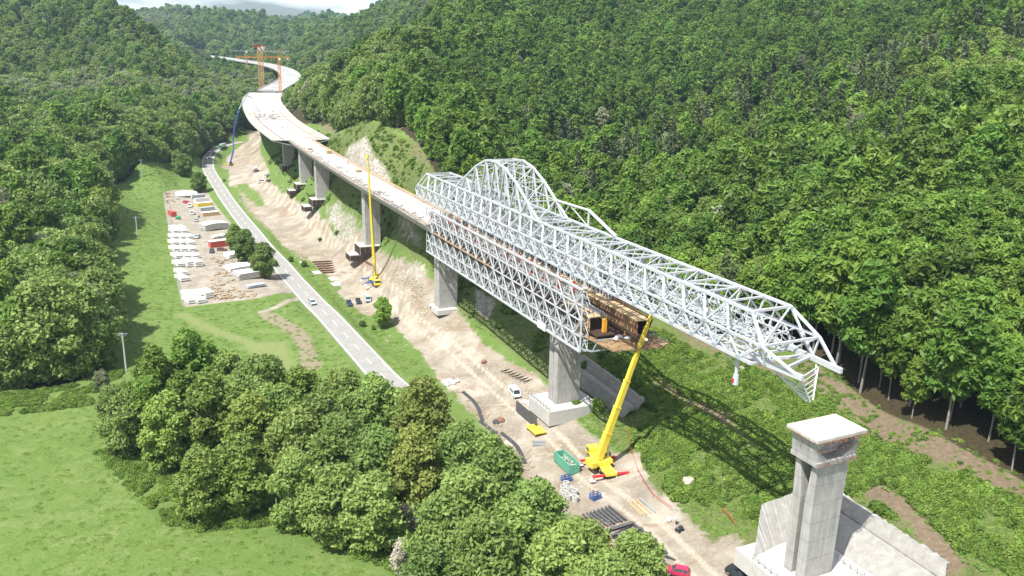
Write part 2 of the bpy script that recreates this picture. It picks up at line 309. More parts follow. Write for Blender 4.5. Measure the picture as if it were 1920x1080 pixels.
def polymask(px, soft, world=False):
    """1 inside, 0 outside, soft metres of transition"""
    P = np.array([(p[0], p[1]) if world else gp(*p)[:2] for p in px]); n = len(P)
    bx = (GX > P[:, 0].min() - soft) & (GX < P[:, 0].max() + soft) & (GY > P[:, 1].min() - soft) & (GY < P[:, 1].max() + soft)
    x = GX[bx]; y = GY[bx]; ins = np.zeros(x.shape, bool); ds = np.full(x.shape, 1e9)
    for i in range(n):
        a = P[i]; b = P[(i + 1) % n]; d = b - a
        t = np.clip(((x - a[0]) * d[0] + (y - a[1]) * d[1]) / (d @ d + 1e-9), 0, 1); ds = np.minimum(ds, np.hypot(x - a[0] - t * d[0], y - a[1] - t * d[1]))
        c = ((a[1] > y) != (b[1] > y)) & (x < (b[0] - a[0]) * (y - a[1]) / (b[1] - a[1] + 1e-12) + a[0]); ins ^= c
    out = np.zeros(GX.shape); out[bx] = np.clip(.5 + np.where(ins, ds, -ds) / (2 * soft), 0, 1); return out
def linemask(px, width, soft=1.5):
    L = spline([gp(*p) for p in px], 6); lo = L.min(0) - width - soft; hi = L.max(0) + width + soft
    bx = (GX > lo[0]) & (GX < hi[0]) & (GY > lo[1]) & (GY < hi[1]); out = np.zeros(GX.shape)
    d, _ = distline(L, GX[bx], GY[bx]); out[bx] = np.clip(.5 + (width / 2 - d) / (2 * soft), 0, 1); return out

# road bed
ROADC = [(800, 790), (756, 738), (720, 704), (685, 671), (620, 600), (588, 562), (556, 533), (527, 501), (488, 452), (452, 410), (415, 359), (404, 341), (395, 325), (390, 311), (391, 298), (400, 286), (416, 277), (436, 270), (455, 262)]
road = spline([gp(*p) for p in ROADC], 4)
road[:, 2] = np.convolve(np.pad(road[:, 2], 8, mode='edge'), np.ones(17) / 17, 'valid') + .1
bx = (GY > 100) & (GY < 900) & (abs(GX) < 400)
d, zz = distline(road[::2], GX[bx], GY[bx]); k = np.clip((9 - d) / 4.5, 0, 1); k = k * k * (3 - 2 * k)
GZ[bx] = GZ[bx] * (1 - k) + (zz - .12) * k

# bridge axis frame: al runs along the bridge towards the camera, cr to its right side (uphill)
D2 = np.array([.435, -.9004]); N2 = np.array([.9004, .435]); O2 = np.array([-22.2, 271.]) - 4.6 * N2 + .8 * N2
def BP(al, cr, z): q = O2 + al * D2 + cr * N2; return (q[0], q[1], z)
def bloc(x, y): p = np.stack([x - O2[0], y - O2[1]], -1); return p @ D2, p @ N2
BANG = math.atan2(D2[1], D2[0])   # heading of +al
# excavated benches round the two lower piers
gal, gcr = bloc(GX, GY)
def bench(al0, al1, cr0, cr1, z, soft=1.3):
    global GZ
    sd = np.minimum(np.minimum(gal - al0, al1 - gal), np.minimum(gcr - cr0, cr1 - gcr)); k = np.clip(.5 + sd / soft, 0, 1)
    GZ = GZ * (1 - k) + np.minimum(GZ, z) * k
P0Z, P1Z = 9.2, 6.0
bench(161, 194, -8, 8.6, P0Z - 1.0); bench(76, 102, -8.5, 8.8, P1Z - 1.2)
def cutslope(al0, al1, z, prof):
    global GZ
    h = z + np.interp(gcr, [p[0] for p in prof], [p[1] for p in prof]) - .7; k = np.clip(.5 + np.minimum(gal - al0, al1 - gal) / 2, 0, 1) * (gcr > prof[0][0]) * (gcr < prof[-1][0]); GZ = GZ * (1 - k) + np.minimum(GZ, h) * k
cutslope(157, 188, P0Z, [(7, -.6), (8, -.4), (11.6, 2.6), (13, 2.9), (14.6, 5.0), (15.6, 5.6)]); cutslope(76, 103, P1Z - 1, [(8, -.6), (8.8, -.3), (10.2, 2.2), (12.0, 2.4), (13, 4.8), (14, 5.4)])
k_ = np.clip(1 - (gal - 157) / 7, 0, 1); k = ((gal > 156.5) & (gal < 164.5) & (gcr > -9) & (gcr < 12.5)) * 1.; GZ = GZ * (1 - k) + np.minimum(GZ, P0Z - 1.4 + 5.2 * k_ * np.clip((gcr + 9) / 9, .15, 1)) * k
k = np.clip(1 - np.hypot((gal - 172) / 12, (gcr - 1) / 9), 0, 1) ** .5; GZ = np.where((gal > 158) & (gal < 190) & (abs(gcr - 2) < 8.5), np.maximum(GZ, np.minimum(P0Z, GZ + 6 * k)), GZ)

# surface masks
DIRT = linemask([(480, 240), (478, 262), (474, 285), (480, 320), (520, 365), (575, 405), (640, 455), (700, 510), (745, 560), (790, 600), (850, 655), (930, 715), (1010, 775), (1080, 835), (1150, 905), (1220, 970), (1300, 1050), (1400, 1150)], 11, 3)
for poly, s in [([(480, 245), (470, 262), (435, 285), (405, 300), (425, 345), (470, 400), (540, 470), (600, 520), (680, 590), (760, 640), (800, 680), (830, 720), (900, 790), (990, 900), (1060, 960), (1120, 1040), (1200, 1120), (1400, 1120), (1300, 1010), (1200, 920), (1160, 860), (1090, 800), (1060, 750), (1000, 700), (940, 650), (880, 600), (840, 560), (800, 520), (780, 490), (720, 485), (650, 475), (590, 420), (560, 390), (520, 350), (505, 320), (490, 290)], 3),
                ([(1130, 850), (1200, 850), (1215, 905), (1160, 920)], 2), ([(1380, 1000), (1420, 1060), (1500, 1100), (1300, 1100), (1280, 1030)], 2.5)]:
    DIRT = np.maximum(DIRT, polymask(poly, s))
HRL = spline([gp(*p) for p in [(474, 285), (480, 320), (520, 365), (575, 405), (640, 455), (700, 510), (760, 585), (830, 640), (900, 700), (980, 770), (1050, 830), (1110, 900), (1180, 950), (1250, 1010), (1330, 1090)]], 5); RUT = np.zeros(GX.shape)
bx = (DIRT > .05); dd_, _ = distline(HRL, GX[bx], GY[bx]); RUT[bx] = np.clip(1 - abs(dd_ - 1.6) / 1.3, 0, 1) * .8
for pp, k_ in [([(408, 312), (430, 318), (428, 345), (412, 340)], 1), ([(438, 345), (462, 342), (485, 356), (505, 392), (480, 388), (455, 365)], .75), ([(532, 468), (562, 470), (600, 505), (642, 540), (600, 548), (560, 505)], 1), ([(424, 350), (440, 352), (500, 430), (540, 480), (525, 485), (480, 425)], 1), ([(405, 300), (425, 296), (432, 306), (412, 312)], .6), ([(500, 330), (512, 326), (540, 360), (528, 366)], .8), ([(880, 600), (930, 612), (1000, 655), (1010, 690), (960, 680), (900, 640)], .9), ([(650, 590), (720, 585), (770, 650), (800, 700), (770, 715), (700, 640)], 1), ([(530, 300), (560, 330), (600, 350), (640, 400), (672, 440), (650, 455), (610, 420), (575, 392), (545, 365), (515, 335)], .8), ([(500, 255), (520, 285), (530, 310), (512, 318), (496, 285)], .9)]:
    DIRT = DIRT * (1 - k_ * polymask(pp, 2.5))
YARD = polymask([(306, 360), (345, 355), (388, 358), (440, 425), (505, 495), (545, 535), (552, 548), (480, 560), (343, 576), (322, 470)], 1.5)
YARD = np.maximum(YARD, linemask([(540, 545), (556, 536)], 5)); YARD = np.maximum(YARD, .9 * linemask([(490, 585), (520, 575), (565, 556)], 3))
ROCK = np.maximum.reduce([polymask([(645, 292), (665, 268), (690, 262), (700, 295), (725, 322), (735, 345), (700, 340), (660, 310)], 2.5), .62 * polymask([(600, 390), (640, 370), (672, 400), (668, 470), (640, 470)], 3), .9 * polymask([(560, 380), (600, 395), (590, 420), (548, 390)], 3),
                        .8 * polymask([(725, 480), (790, 500), (805, 560), (760, 530)], 3), .75 * polymask([(740, 400), (790, 430), (800, 470), (750, 450)], 3), .85 * polymask([(890, 540), (930, 560), (920, 600), (890, 580)], 2)])
SCRUB = np.maximum.reduce([.62 * polymask([(425, 350), (470, 380), (520, 420), (600, 500), (560, 480), (500, 420), (440, 365)], 3), .75 * polymask([(445, 372), (500, 388), (560, 440), (600, 478), (570, 492), (530, 460), (480, 415)], 3), .8 * linemask([(500, 590), (545, 615), (575, 650), (585, 690)], 6, 2)])
CLEAR = polymask([(560, 240), (700, 228), (790, 270), (820, 330), (870, 420), (1000, 500), (1250, 585), (1400, 625), (1560, 698), (1700, 790), (1920, 905), (2200, 1050), (2200, 1350), (1400, 1350), (1250, 980), (1150, 830), (1050, 730), (900, 610), (790, 490), (700, 420), (600, 350), (540, 290)], 4)
BROWN = np.maximum.reduce([polymask([(1500, 660), (1560, 700), (1700, 790), (1920, 905), (2200, 1050), (2200, 1120), (1920, 945), (1700, 850), (1600, 790), (1500, 720)], 4), .7 * polymask([(770, 255), (800, 280), (815, 330), (795, 320), (770, 290)], 3), .65 * polymask([(590, 228), (640, 232), (640, 250), (600, 246)], 3),
                           .9 * linemask([(1640, 920), (1690, 955), (1740, 1000), (1790, 1060)], 4, 2), .62 * polymask([(1270, 590), (1400, 640), (1540, 700), (1540, 720), (1400, 680), (1260, 620)], 3), .7 * polymask([(1250, 700), (1350, 760), (1440, 840), (1400, 850), (1300, 780), (1200, 700)], 3)])
MOW = np.maximum(linemask([(340, 590), (400, 620), (460, 640), (500, 680), (560, 720)], 4, 2.5), polymask([(470, 640), (540, 640), (560, 700), (500, 690)], 3) * .9)
# non-forest ground
OPEN = polymask([(-900, 1350), (-900, 735), (0, 727), (110, 727), (165, 700), (195, 650), (200, 600), (192, 520), (200, 450), (188, 400), (150, 352), (110, 338), (250, 316), (330, 303), (345, 320), (372, 292), (400, 272), (440, 256), (470, 240), (480, 232), (560, 236), (600, 232), (640, 244), (700, 226), (750, 243), (790, 272), (817, 330), (870, 420), (1000, 490), (1100, 540), (1250, 588), (1400, 628), (1500, 662), (1560, 698), (1700, 790), (1800, 842), (1920, 905), (2300, 1080), (2300, 1350)], 1.0)
OPEN = np.where((GY < 110) | ((GY < 150) & (abs(GX) < 60)), 1, OPEN)
# surface roughness
pit_ = (gal > 155) & (gal < 194) & (gcr > -9.5) & (gcr < 16.5) | (gal > 75) & (gal < 106) & (gcr > -9) & (gcr < 14.5)
rough_a = (.10 + .35 * CLEAR * (1 - DIRT) + .2 * SCRUB * (1 - DIRT)) * (~pit_)
GZ = GZ + fbm(GX, GY, 7, 3, 5) * rough_a + fbm(GX, GY, 60, 3, 9) * np.clip((1 - OPEN), 0, 1) * np.clip(GY / 60, 0, 14) + ROCK * ((fbm(GX, GY, 9, 4, 21) * 6 + abs(fbm(GX, GY, 3.5, 3, 33)) * 3.2) * (~pit_))
def setattr_f(me, name, arr):
    a = me.attributes.new(name, 'FLOAT', 'POINT'); a.data.foreach_set('value', np.ascontiguousarray(arr, np.float32).ravel())
nx, ny = GX.shape
me = bpy.data.meshes.new('ground'); me.vertices.add(nx * ny)
me.vertices.foreach_set('co', np.stack([GX, GY, GZ], -1).astype(np.float32).ravel())
idx = np.arange(nx * ny).reshape(nx, ny); q = np.stack([idx[:-1, :-1], idx[1:, :-1], idx[1:, 1:], idx[:-1, 1:]], -1).reshape(-1, 4)
me.loops.add(q.size); me.loops.foreach_set('vertex_index', q.ravel().astype(np.int32)); me.polygons.add(len(q))
me.polygons.foreach_set('loop_start', np.arange(0, q.size, 4, dtype=np.int32)); me.update(calc_edges=True); me.shade_smooth()
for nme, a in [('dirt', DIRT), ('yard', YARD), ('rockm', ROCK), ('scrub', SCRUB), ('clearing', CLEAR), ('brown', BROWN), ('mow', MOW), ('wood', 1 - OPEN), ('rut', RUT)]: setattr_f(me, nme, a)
gm = bpy.data.materials.new('ground'); gm.use_nodes = True; t = gm.node_tree; b = t.nodes['Principled BSDF']; b.inputs['Roughness'].default_value = .95; b.inputs['Specular IOR Level'].default_value = .15
geo = t.nodes.new('ShaderNodeNewGeometry')
def gnoise(scale, detail=5, r=.6, dist=0):
    n = t.nodes.new('ShaderNodeTexNoise'); n.inputs['Scale'].default_value = scale; n.inputs['Detail'].default_value = detail; n.inputs['Roughness'].default_value = r; n.inputs['Distortion'].default_value = dist
    t.links.new(geo.outputs['Position'], n.inputs['Vector']); return n.outputs[0]
def gramp(fac, *st):
    r = t.nodes.new('ShaderNodeValToRGB'); e = r.color_ramp.elements
    while len(e) < len(st): e.new(.5)
    for el, (p, c) in zip(e, st): el.position = p; el.color = (*c, 1)
    t.links.new(fac, r.inputs[0]); return r.outputs[0]
def gmask(name, noise, amt=.8, sharp=.12):
    a = t.nodes.new('ShaderNodeAttribute'); a.attribute_name = name
    s = t.nodes.new('ShaderNodeMath'); s.operation = 'SUBTRACT'; s.inputs[1].default_value = .5; t.links.new(noise, s.inputs[0])
    m1 = t.nodes.new('ShaderNodeMath'); m1.operation = 'MULTIPLY_ADD'; m1.inputs[1].default_value = amt; t.links.new(s.outputs[0], m1.inputs[0]); t.links.new(a.outputs['Fac'], m1.inputs[2])
    mr = t.nodes.new('ShaderNodeMapRange'); mr.inputs[1].default_value = .5 - sharp; mr.inputs[2].default_value = .5 + sharp; t.links.new(m1.outputs[0], mr.inputs[0]); return mr.outputs[0]
def gmix(f, a, c):
    x = t.nodes.new('ShaderNodeMix'); x.data_type = 'RGBA'; t.links.new(f, x.inputs[0]); t.links.new(a, x.inputs[6]); t.links.new(c, x.inputs[7]); return x.outputs[2]
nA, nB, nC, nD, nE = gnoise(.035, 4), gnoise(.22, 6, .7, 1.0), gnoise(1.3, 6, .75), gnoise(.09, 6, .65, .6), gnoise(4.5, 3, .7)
grass = gramp(nB, (.28, (.075, .145, .028)), (.5, (.105, .18, .038)), (.72, (.15, .22, .056)))
grass = gmix(gramp(nA, (.42, (0, 0, 0)), (.62, (1, 1, 1))), grass, gramp(nC, (.3, (.095, .16, .033)), (.7, (.155, .22, .06))))
grass = gmix(gmask('mow', nB, .7, .2), grass, gramp(nC, (.3, (.16, .20, .07)), (.7, (.26, .27, .13))))
grass = gmix(gramp(gnoise(2.2, 6, .8, 1.2), (.38, (0, 0, 0)), (.62, (.55, .55, .55))), grass, gramp(nB, (.3, (.13, .21, .05)), (.7, (.19, .255, .08))))
grass = gmix(gramp(gnoise(.11, 6, .7, 2.2), (.5, (0, 0, 0)), (.68, (.7, .7, .7))), grass, gramp(nC, (.3, (.16, .215, .072)), (.7, (.24, .285, .115))))
grass = gmix(gramp(gnoise(.3, 5, .8, .8), (.30, (.75, .75, .75)), (.42, (0, 0, 0))), grass, gramp(nC, (.3, (.05, .115, .022)), (.7, (.10, .18, .04))))
slope = gramp(nC, (.3, (.08, .12, .03)), (.5, (.125, .16, .05)), (.75, (.21, .20, .10)))
c = gmix(gmask('clearing', nD, .5), grass, slope)
c = gmix(gmask('brown', nB, 1.5, .15), c, gramp(nC, (.25, (.11, .085, .055)), (.55, (.20, .155, .105)), (.8, (.31, .25, .175))))
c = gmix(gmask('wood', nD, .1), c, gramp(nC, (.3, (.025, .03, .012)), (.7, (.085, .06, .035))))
c = gmix(gmask('scrub', nB, 1.1, .12), c, gramp(nC, (.3, (.18, .155, .10)), (.7, (.33, .28, .21))))
dirtc = gramp(nD, (.32, (.205, .175, .135)), (.5, (.31, .27, .215)), (.68, (.49, .445, .38)))
dirtc = gmix(gramp(nC, (.42, (.0, .0, .0)), (.75, (.8, .8, .8))), dirtc, gramp(nE, (.3, (.22, .185, .14)), (.6, (.49, .44, .37))))
dirtc = gmix(gramp(gnoise(.05, 5, .7, 1.5), (.5, (0, 0, 0)), (.62, (.75, .75, .75))), dirtc, gramp(nC, (.3, (.20, .14, .095)), (.7, (.30, .225, .16))))
rut = t.nodes.new('ShaderNodeAttribute'); rut.attribute_name = 'rut'
c = gmix(gmask('dirt', nB, 1.15, .1), c, gmix(gmask('rut', nB, .9, .2), dirtc, gramp(nC, (.3, (.42, .36, .28)), (.7, (.54, .48, .39)))))
yardc = gmix(gramp(nB, (.4, (0, 0, 0)), (.6, (1, 1, 1))), gramp(nC, (.3, (.22, .19, .15)), (.7, (.33, .29, .24))), gramp(nC, (.3, (.30, .265, .215)), (.7, (.45, .41, .35))))
c = gmix(gmask('yard', nC, .3, .1), c, yardc)
c = gmix(gmask('rockm', nB, .9, .12), c, gmix(gramp(gnoise(.45, 7, .75, 2.5), (.42, (0, 0, 0)), (.56, (1, 1, 1))), gramp(nC, (.25, (.09, .08, .05)), (.5, (.20, .18, .13)), (.7, (.30, .27, .22))), gramp(nC, (.25, (.32, .30, .26)), (.7, (.58, .55, .50)))))
t.links.new(c, b.inputs['Base Color'])
bp = t.nodes.new('ShaderNodeBump'); bp.inputs['Strength'].default_value = .8; bp.inputs['Distance'].default_value = .5
t.links.new(nC, bp.inputs['Height']); t.links.new(bp.outputs[0], b.inputs['Normal'])
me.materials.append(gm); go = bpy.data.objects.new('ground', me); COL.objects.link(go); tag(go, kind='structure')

# road ribbon and its markings
def ribbon(name, L, off0, off1, z, m, seg=None, thick=0):
    mb = MB(); L = np.asarray(L); L = L[np.r_[True, np.linalg.norm(np.diff(L, axis=0), axis=1) > 1e-3]]; T = np.gradient(L[:, :2], axis=0); T /= np.maximum(np.linalg.norm(T, axis=1), 1e-6)[:, None]; Nn = np.stack([T[:, 1], -T[:, 0]], -1)
    for a in (seg or [(0, len(L) - 1)]):
        i0, i1 = a; rings = []
        for i in range(i0, i1 + 1):
            p = L[i]; A = p[:2] + Nn[i] * off0; B = p[:2] + Nn[i] * off1
            rings.append([(A[0], A[1], p[2] + z), (B[0], B[1], p[2] + z)] + ([(B[0], B[1], p[2] + z - thick), (A[0], A[1], p[2] + z - thick)] if thick else []))
        mb.sect(rings, closed=bool(thick), caps=bool(thick))
    return mb.build(name, m)
tag(ribbon('asphalt_road', road, -4.1, 4.1, .10, 'asphalt', thick=.5), kind='structure')
fine = spline([road[i] for i in range(0, len(road), 3)] + [road[-1]], 1.5)
for s_ in (-1, 1): tag(ribbon('road_edge_line', fine, s_ * 3.55 - .14, s_ * 3.55 + .14, .125, 'paintline'), kind='structure')
tag(ribbon('road_centre_line', fine, -.11, .11, .125, 'paintline', seg=[(i, i + 3) for i in range(2, len(fine) - 10, 8)]), kind='structure')

# ------------------------------------------------------------------ vegetation prototypes
def leafcloud(lobes, n, size, elong=1.5, flat=.35, seed=0, shell=.75):
    r = np.random.default_rng(seed); shell = shell - .12; L = np.array([l[:3] for l in lobes]); rad = np.array([l[3] for l in lobes]); wz = np.array([l[4] if len(l) > 4 else .75 for l in lobes])
    pr = rad ** 2; pick = r.choice(len(L), n, p=pr / pr.sum()); d = r.normal(size=(n, 3)); d[:, 2] = d[:, 2] * .8 + .25; d /= np.linalg.norm(d, axis=1)[:, None]
    rr = rad[pick] * (shell + (1.12 - shell) * r.random(n) + .5 * r.random(n) ** 4); c = L[pick] + d * rr[:, None] * np.stack([np.ones(n), np.ones(n), wz[pick]], -1) + r.normal(size=(n, 3)) * size * .45
    nrm = d * .55 + r.normal(size=(n, 3)) * .55 + np.array([0, 0, flat]); nrm /= np.linalg.norm(nrm, axis=1)[:, None]
    a = np.cross(nrm, r.normal(size=(n, 3))); a /= np.linalg.norm(a, axis=1)[:, None]; bb = np.cross(nrm, a)
    s = size * (.6 + .8 * r.random(n)); a = a * (s * elong / 2)[:, None]; bb = bb * (s / 2)[:, None]
    V = np.stack([c - a, c + bb, c + a, c - bb], 1).reshape(-1, 3)
    lt = r.random(len(L)); tint = np.clip(lt[pick] * .7 + .3 * r.random(n), 0, 1)
    return V, np.repeat(tint, 4)
def cloudmesh(name, V, tint, mats, extra=None):
    nV = len(V); me = bpy.data.meshes.new(name); ev, ef = (extra.v, extra.f) if extra else ([], [])
    allv = np.concatenate([V, np.array(ev, float).reshape(-1, 3)]) if len(ev) else V
    me.vertices.add(len(allv)); me.vertices.foreach_set('co', allv.astype(np.float32).ravel())
    fs = np.arange(nV, dtype=np.int32); tot = list(fs) + [i + nV for f in ef for i in f]; st = list(range(0, nV, 4)); p = nV
    for f in ef: st.append(p); p += len(f)
    me.loops.add(len(tot)); me.loops.foreach_set('vertex_index', np.array(tot, np.int32)); me.polygons.add(len(st)); me.polygons.foreach_set('loop_start', np.array(st, np.int32))
    mi = np.zeros(len(st), np.int32); mi[nV // 4:] = 1
    for mm in mats: me.materials.append(mm)
    me.polygons.foreach_set('material_index', mi); me.update(calc_edges=True)
    setattr_f(me, 'tint', np.concatenate([tint, np.zeros(len(allv) - nV)])); return me
def crown_lobes(h0, h1, r, n, seed, shape='round', lobe=.36):
    q = random.Random(seed); out = []
    for k in range(n):
        t = (k + .5) / n; z = h0 + (h1 - h0) * t
        if shape == 'round': env = math.sin(math.pi * min(1, .14 + .80 * t)) ** .75
        elif shape == 'cone': env = (1 - t) ** .9 + .06
        elif shape == 'tall': env = math.sin(math.pi * min(1, .2 + .72 * t)) ** .55
        else: env = 1
        a = k * 2.39996 + q.uniform(-.5, .5); rr = r * env * (.35 + .5 * q.random()) * (1 if k % 4 else .35)
        lr = r * lobe * (.7 + .6 * q.random()) * (1 if shape != 'cone' else (1.1 - .75 * t)) * (.62 + .38 * env)
        out.append((rr * math.cos(a), rr * math.sin(a), z + q.uniform(-.04, .04) * (h1 - h0), lr, .62 + .25 * q.random()))
    return out
def trunkmb(h, r, lobes=(), nb=10, seed=0):
    mb = MB(); q = random.Random(seed); pts = [(0, 0, -.6)]; lx = ly = 0
    for k in range(1, 6): lx += q.uniform(-.12, .12) * h / 10; ly += q.uniform(-.12, .12) * h / 10; pts.append((lx, ly, h * k / 5))
    rings = []
    for k, p in enumerate(pts):
        rad = r * (1.25 if k == 0 else 1 - .8 * k / 5.3); rings.append([(p[0] + rad * math.cos(a * math.pi / 4), p[1] + rad * math.sin(a * math.pi / 4), p[2]) for a in range(8)])
    mb.sect(rings)
    for l in sorted(lobes, key=lambda l: l[2])[:nb * 2:2]:
        z = min(h * .9, max(h * .2, l[2] - .35 * math.hypot(l[0], l[1]) - .6)); k = int(min(4, z / h * 5)); f = z / h * 5 - k
        p = [pts[k][i] * (1 - f) + pts[k + 1][i] * f for i in range(3)]; mb.tube(p, l[:3], r * .32, r * .09, 5)
    return mb
SPEC = {}
def species(key, name, h, r, base, n_lobes, leaves, size, leaf, bark, shape='round', seeds=(1, 2), tr=.22, lobe=.36, elong=1.5, flat=.35, stufflvl=None):
    L = []
    for s in seeds:
        lobes = crown_lobes(base, h * .96, r, n_lobes, s * 31 + len(key), shape, lobe); V, ti = leafcloud(lobes, leaves, size, elong, flat, s * 7 + len(key)); tb = trunkmb(h * .86, tr, lobes, 10, s)
        crown = cloudmesh(name + '_crown', V, ti, [LM[leaf]]); tm = bpy.data.meshes.new(name + '_trunk'); tm.from_pydata(tb.v, [], tb.f); tm.materials.append(M[bark]); tm.update()
        V2, t2 = leafcloud(lobes, int(leaves * (stufflvl or .5)), size * 1.35, elong, flat, s * 7 + 1 + len(key)); tb2 = trunkmb(h * .86, tr, (), 0, s)
        L.append((crown, tm, cloudmesh(name + '_small', V2, t2, [LM[leaf], M[bark]], tb2)))
    SPEC[key] = (name, h, L)
species('beech', 'beech_tree', 22, 4.3, 8.0, 52, 9500, .56, 'beech', 'barkgrey', 'tall', (1, 2, 3, 4), lobe=.27, elong=2.6, flat=.45, tr=.2)
species('alder', 'alder_tree', 14, 5.6, 1.2, 90, 19000, .37, 'alder', 'bark', 'round', (1, 2, 3), lobe=.24, elong=2.0)
species('bright', 'lime_tree', 15, 4.8, 2.4, 76, 18000, .38, 'bright', 'bark', 'round', (1, 2), lobe=.25, elong=1.8)
species('olive', 'maple_tree', 15, 4.9, 1.4, 84, 17000, .37, 'olive', 'bark', 'round', (1, 2), lobe=.24, elong=1.8)
species('pale', 'willow_tree', 13, 4.6, 1.8, 66, 11000, .42, 'pale', 'barkgrey', 'round', (1, 2), lobe=.25)
species('spruce', 'spruce_tree', 21, 3.2, 2.5, 60, 7000, .5, 'spruce', 'bark', 'cone', (1, 2), lobe=.36, elong=2.4)
species('blossom', 'blossoming_tree', 8, 2.8, 1.0, 40, 8000, .28, 'blossom', 'bark', 'round', (1,), lobe=.3)
species('bush', 'leafy_bush', 3.4, 2.0, .3, 30, 4200, .28, 'shrub', 'bark', 'round', (1, 2), tr=.08, lobe=.36)
def plant(key, loc, s=1.0, label=None, group=None, var=None, cat='tree', rz=None, sz=None):
    name, h, L = SPEC[key]; c, tm, _ = L[random.randrange(len(L)) if var is None else var]
    r = empty(name, loc, random.uniform(0, 6.28) if rz is None else rz, label, cat, group); r.scale = (s, s, s * (sz or 1))
    for nm, mm in (('crown', c), ('trunk', tm)):
        o = bpy.data.objects.new(nm, mm); COL.objects.link(o); o.parent = r
    return r
def scatter(name, protos, P, rot, scl, pick, label=None, cat=None):
    """ONE object: an instancer for what nobody could count"""
    srcs = [bpy.data.objects.new('%s_%02d' % (name + '_source', i), mm) for i, mm in enumerate(protos)]
    me = bpy.data.meshes.new(name); n = len(P); me.vertices.add(n); me.vertices.foreach_set('co', np.asarray(P, np.float32).ravel())
    setattr_f(me, 'scl', scl); setattr_f(me, 'rotz', rot); a = me.attributes.new('pick', 'INT', 'POINT'); a.data.foreach_set('value', np.asarray(pick, np.int32)); me.update()
    o = bpy.data.objects.new(name, me); COL.objects.link(o)
    g = bpy.data.node_groups.new(name, 'GeometryNodeTree'); g.interface.new_socket('Geometry', in_out='INPUT', socket_type='NodeSocketGeometry'); g.interface.new_socket('Geometry', in_out='OUTPUT', socket_type='NodeSocketGeometry')
    N = g.nodes; gi = N.new('NodeGroupInput'); gout = N.new('NodeGroupOutput'); jn = N.new('GeometryNodeJoinGeometry'); lk = g.links.new
    def na(nm, ty): x = N.new('GeometryNodeInputNamedAttribute'); x.data_type = ty; x.inputs[0].default_value = nm; return x.outputs[0]
    cx_ = N.new('ShaderNodeCombineXYZ'); lk(na('rotz', 'FLOAT'), cx_.inputs[2]); pk = na('pick', 'INT'); sc_ = na('scl', 'FLOAT')
    for i, so_ in enumerate(srcs):
        oi = N.new('GeometryNodeObjectInfo'); oi.inputs['Object'].default_value = so_; cp = N.new('FunctionNodeCompare'); cp.data_type = 'INT'; cp.operation = 'EQUAL'
        ia = [x for x in cp.inputs if x.type == 'INT']; ia[1].default_value = i; lk(pk, ia[0]); ip = N.new('GeometryNodeInstanceOnPoints')
        lk(gi.outputs[0], ip.inputs['Points']); lk(oi.outputs['Geometry'], ip.inputs['Instance']); lk(cp.outputs[0], ip.inputs['Selection']); lk(cx_.outputs[0], ip.inputs['Rotation']); lk(sc_, ip.inputs['Scale']); lk(ip.outputs[0], jn.inputs[0])
    lk(jn.outputs[0], gout.inputs[0])
    md = o.modifiers.new('scatter', 'NODES'); md.node_group = g; tag(o, label, cat, kind='stuff'); return o

# ------------------------------------------------------------------ viaduct line (needed by the forest, so it is laid out first)
def zdeck(Y): return float(np.interp(Y, [100, 115, 320, 400, 455, 540, 640, 710, 810], [33.8, 34, 36, 37.3, 38.3, 40, 42, 43.5, 44.5]))
def at_deck(u, v):
    z = 38
    for _ in range(60): z = .5 * z + .5 * zdeck(at(u, v, z)[1])
    return at(u, v, z)
near = [np.array(BP(a, -2.2, zdeck(O2[1] + a * D2[1]))) for a in (14, -10, -40, -70)]
mid = [at_deck(622, 298), at_deck(567, 264), at_deck(516, 229), at_deck(495, 201), at_deck(491, 186), at_deck(499, 174)]
farp = [aty(515, 165, 880), aty(537, 153, 960), aty(545, 145, 1030), aty(540, 136, 1110), aty(525, 128, 1200), aty(495, 120.5, 1310), aty(450, 113.5, 1480), aty(410, 107.5, 1650), aty(370, 103, 1850)]
dk = spline(near + mid, 5); fdk = spline([mid[-1]] + farp, 12)
ALLD = np.concatenate([dk[::3], fdk[::2]])

# ------------------------------------------------------------------ forest
def forest_points():
    P = []
    for y0, y1, sp in ((95, 420, 5.6), (420, 900, 6.4), (900, 1700, 9.5), (1700, 3000, 15), (3000, 4800, 26)):
        ys = np.arange(y0, y1, sp)
        for y in ys:
            xs = np.arange(-.95 * y, .98 * y, sp); x = xs + rng.uniform(-.42, .42, len(xs)) * sp; yy = y + rng.uniform(-.42, .42, len(xs)) * sp
            P.append(np.stack([x, yy, np.full(len(x), sp)], -1))
    P = np.concatenate(P); P = P[(samp(OPEN, P[:, 0], P[:, 1]) < .5)]
    dd, dz = distline(ALLD, P[:, 0], P[:, 1]); g0 = samp(GZ, P[:, 0], P[:, 1]); P = P[(dd > np.where(P[:, 1] > 420, 21, 14)) | ((P[:, 1] > 700) & (g0 + 24 < dz - 4))]
    dr, _ = distline(road[::3], P[:, 0], P[:, 1]); P = P[dr > 7]
    z = samp(GZ, P[:, 0], P[:, 1]); P = np.c_[P[:, :2], z, P[:, 2]]
    # sight line test against the bare ground
    top = P[:, 2] + 22; keep = np.ones(len(P), bool)
    for f in np.linspace(.15, .97, 40):
        x = P[:, 0] * f; y = P[:, 1] * f; ok = y > 60; g = samp(GZ, x, np.maximum(y, 60)) + np.where((samp(OPEN, x, np.maximum(y, 60)) < .5) & (f < .93), 6, 0)
        keep &= ~(ok & (g > HC + (top - HC) * f))
    P = P[keep]; u, v, d = proj3(P[:, :3] + [0, 0, 12]); m_ = (u > -420) & (u < 2500) & (v > -230) & (v < 1250)
    return P[m_]
def proj3(P):
    d = np.asarray(P, float) - CAM; z = d @ fw; return 960 + F * (d @ rt) / z, 540 - F * (d @ up) / z, z
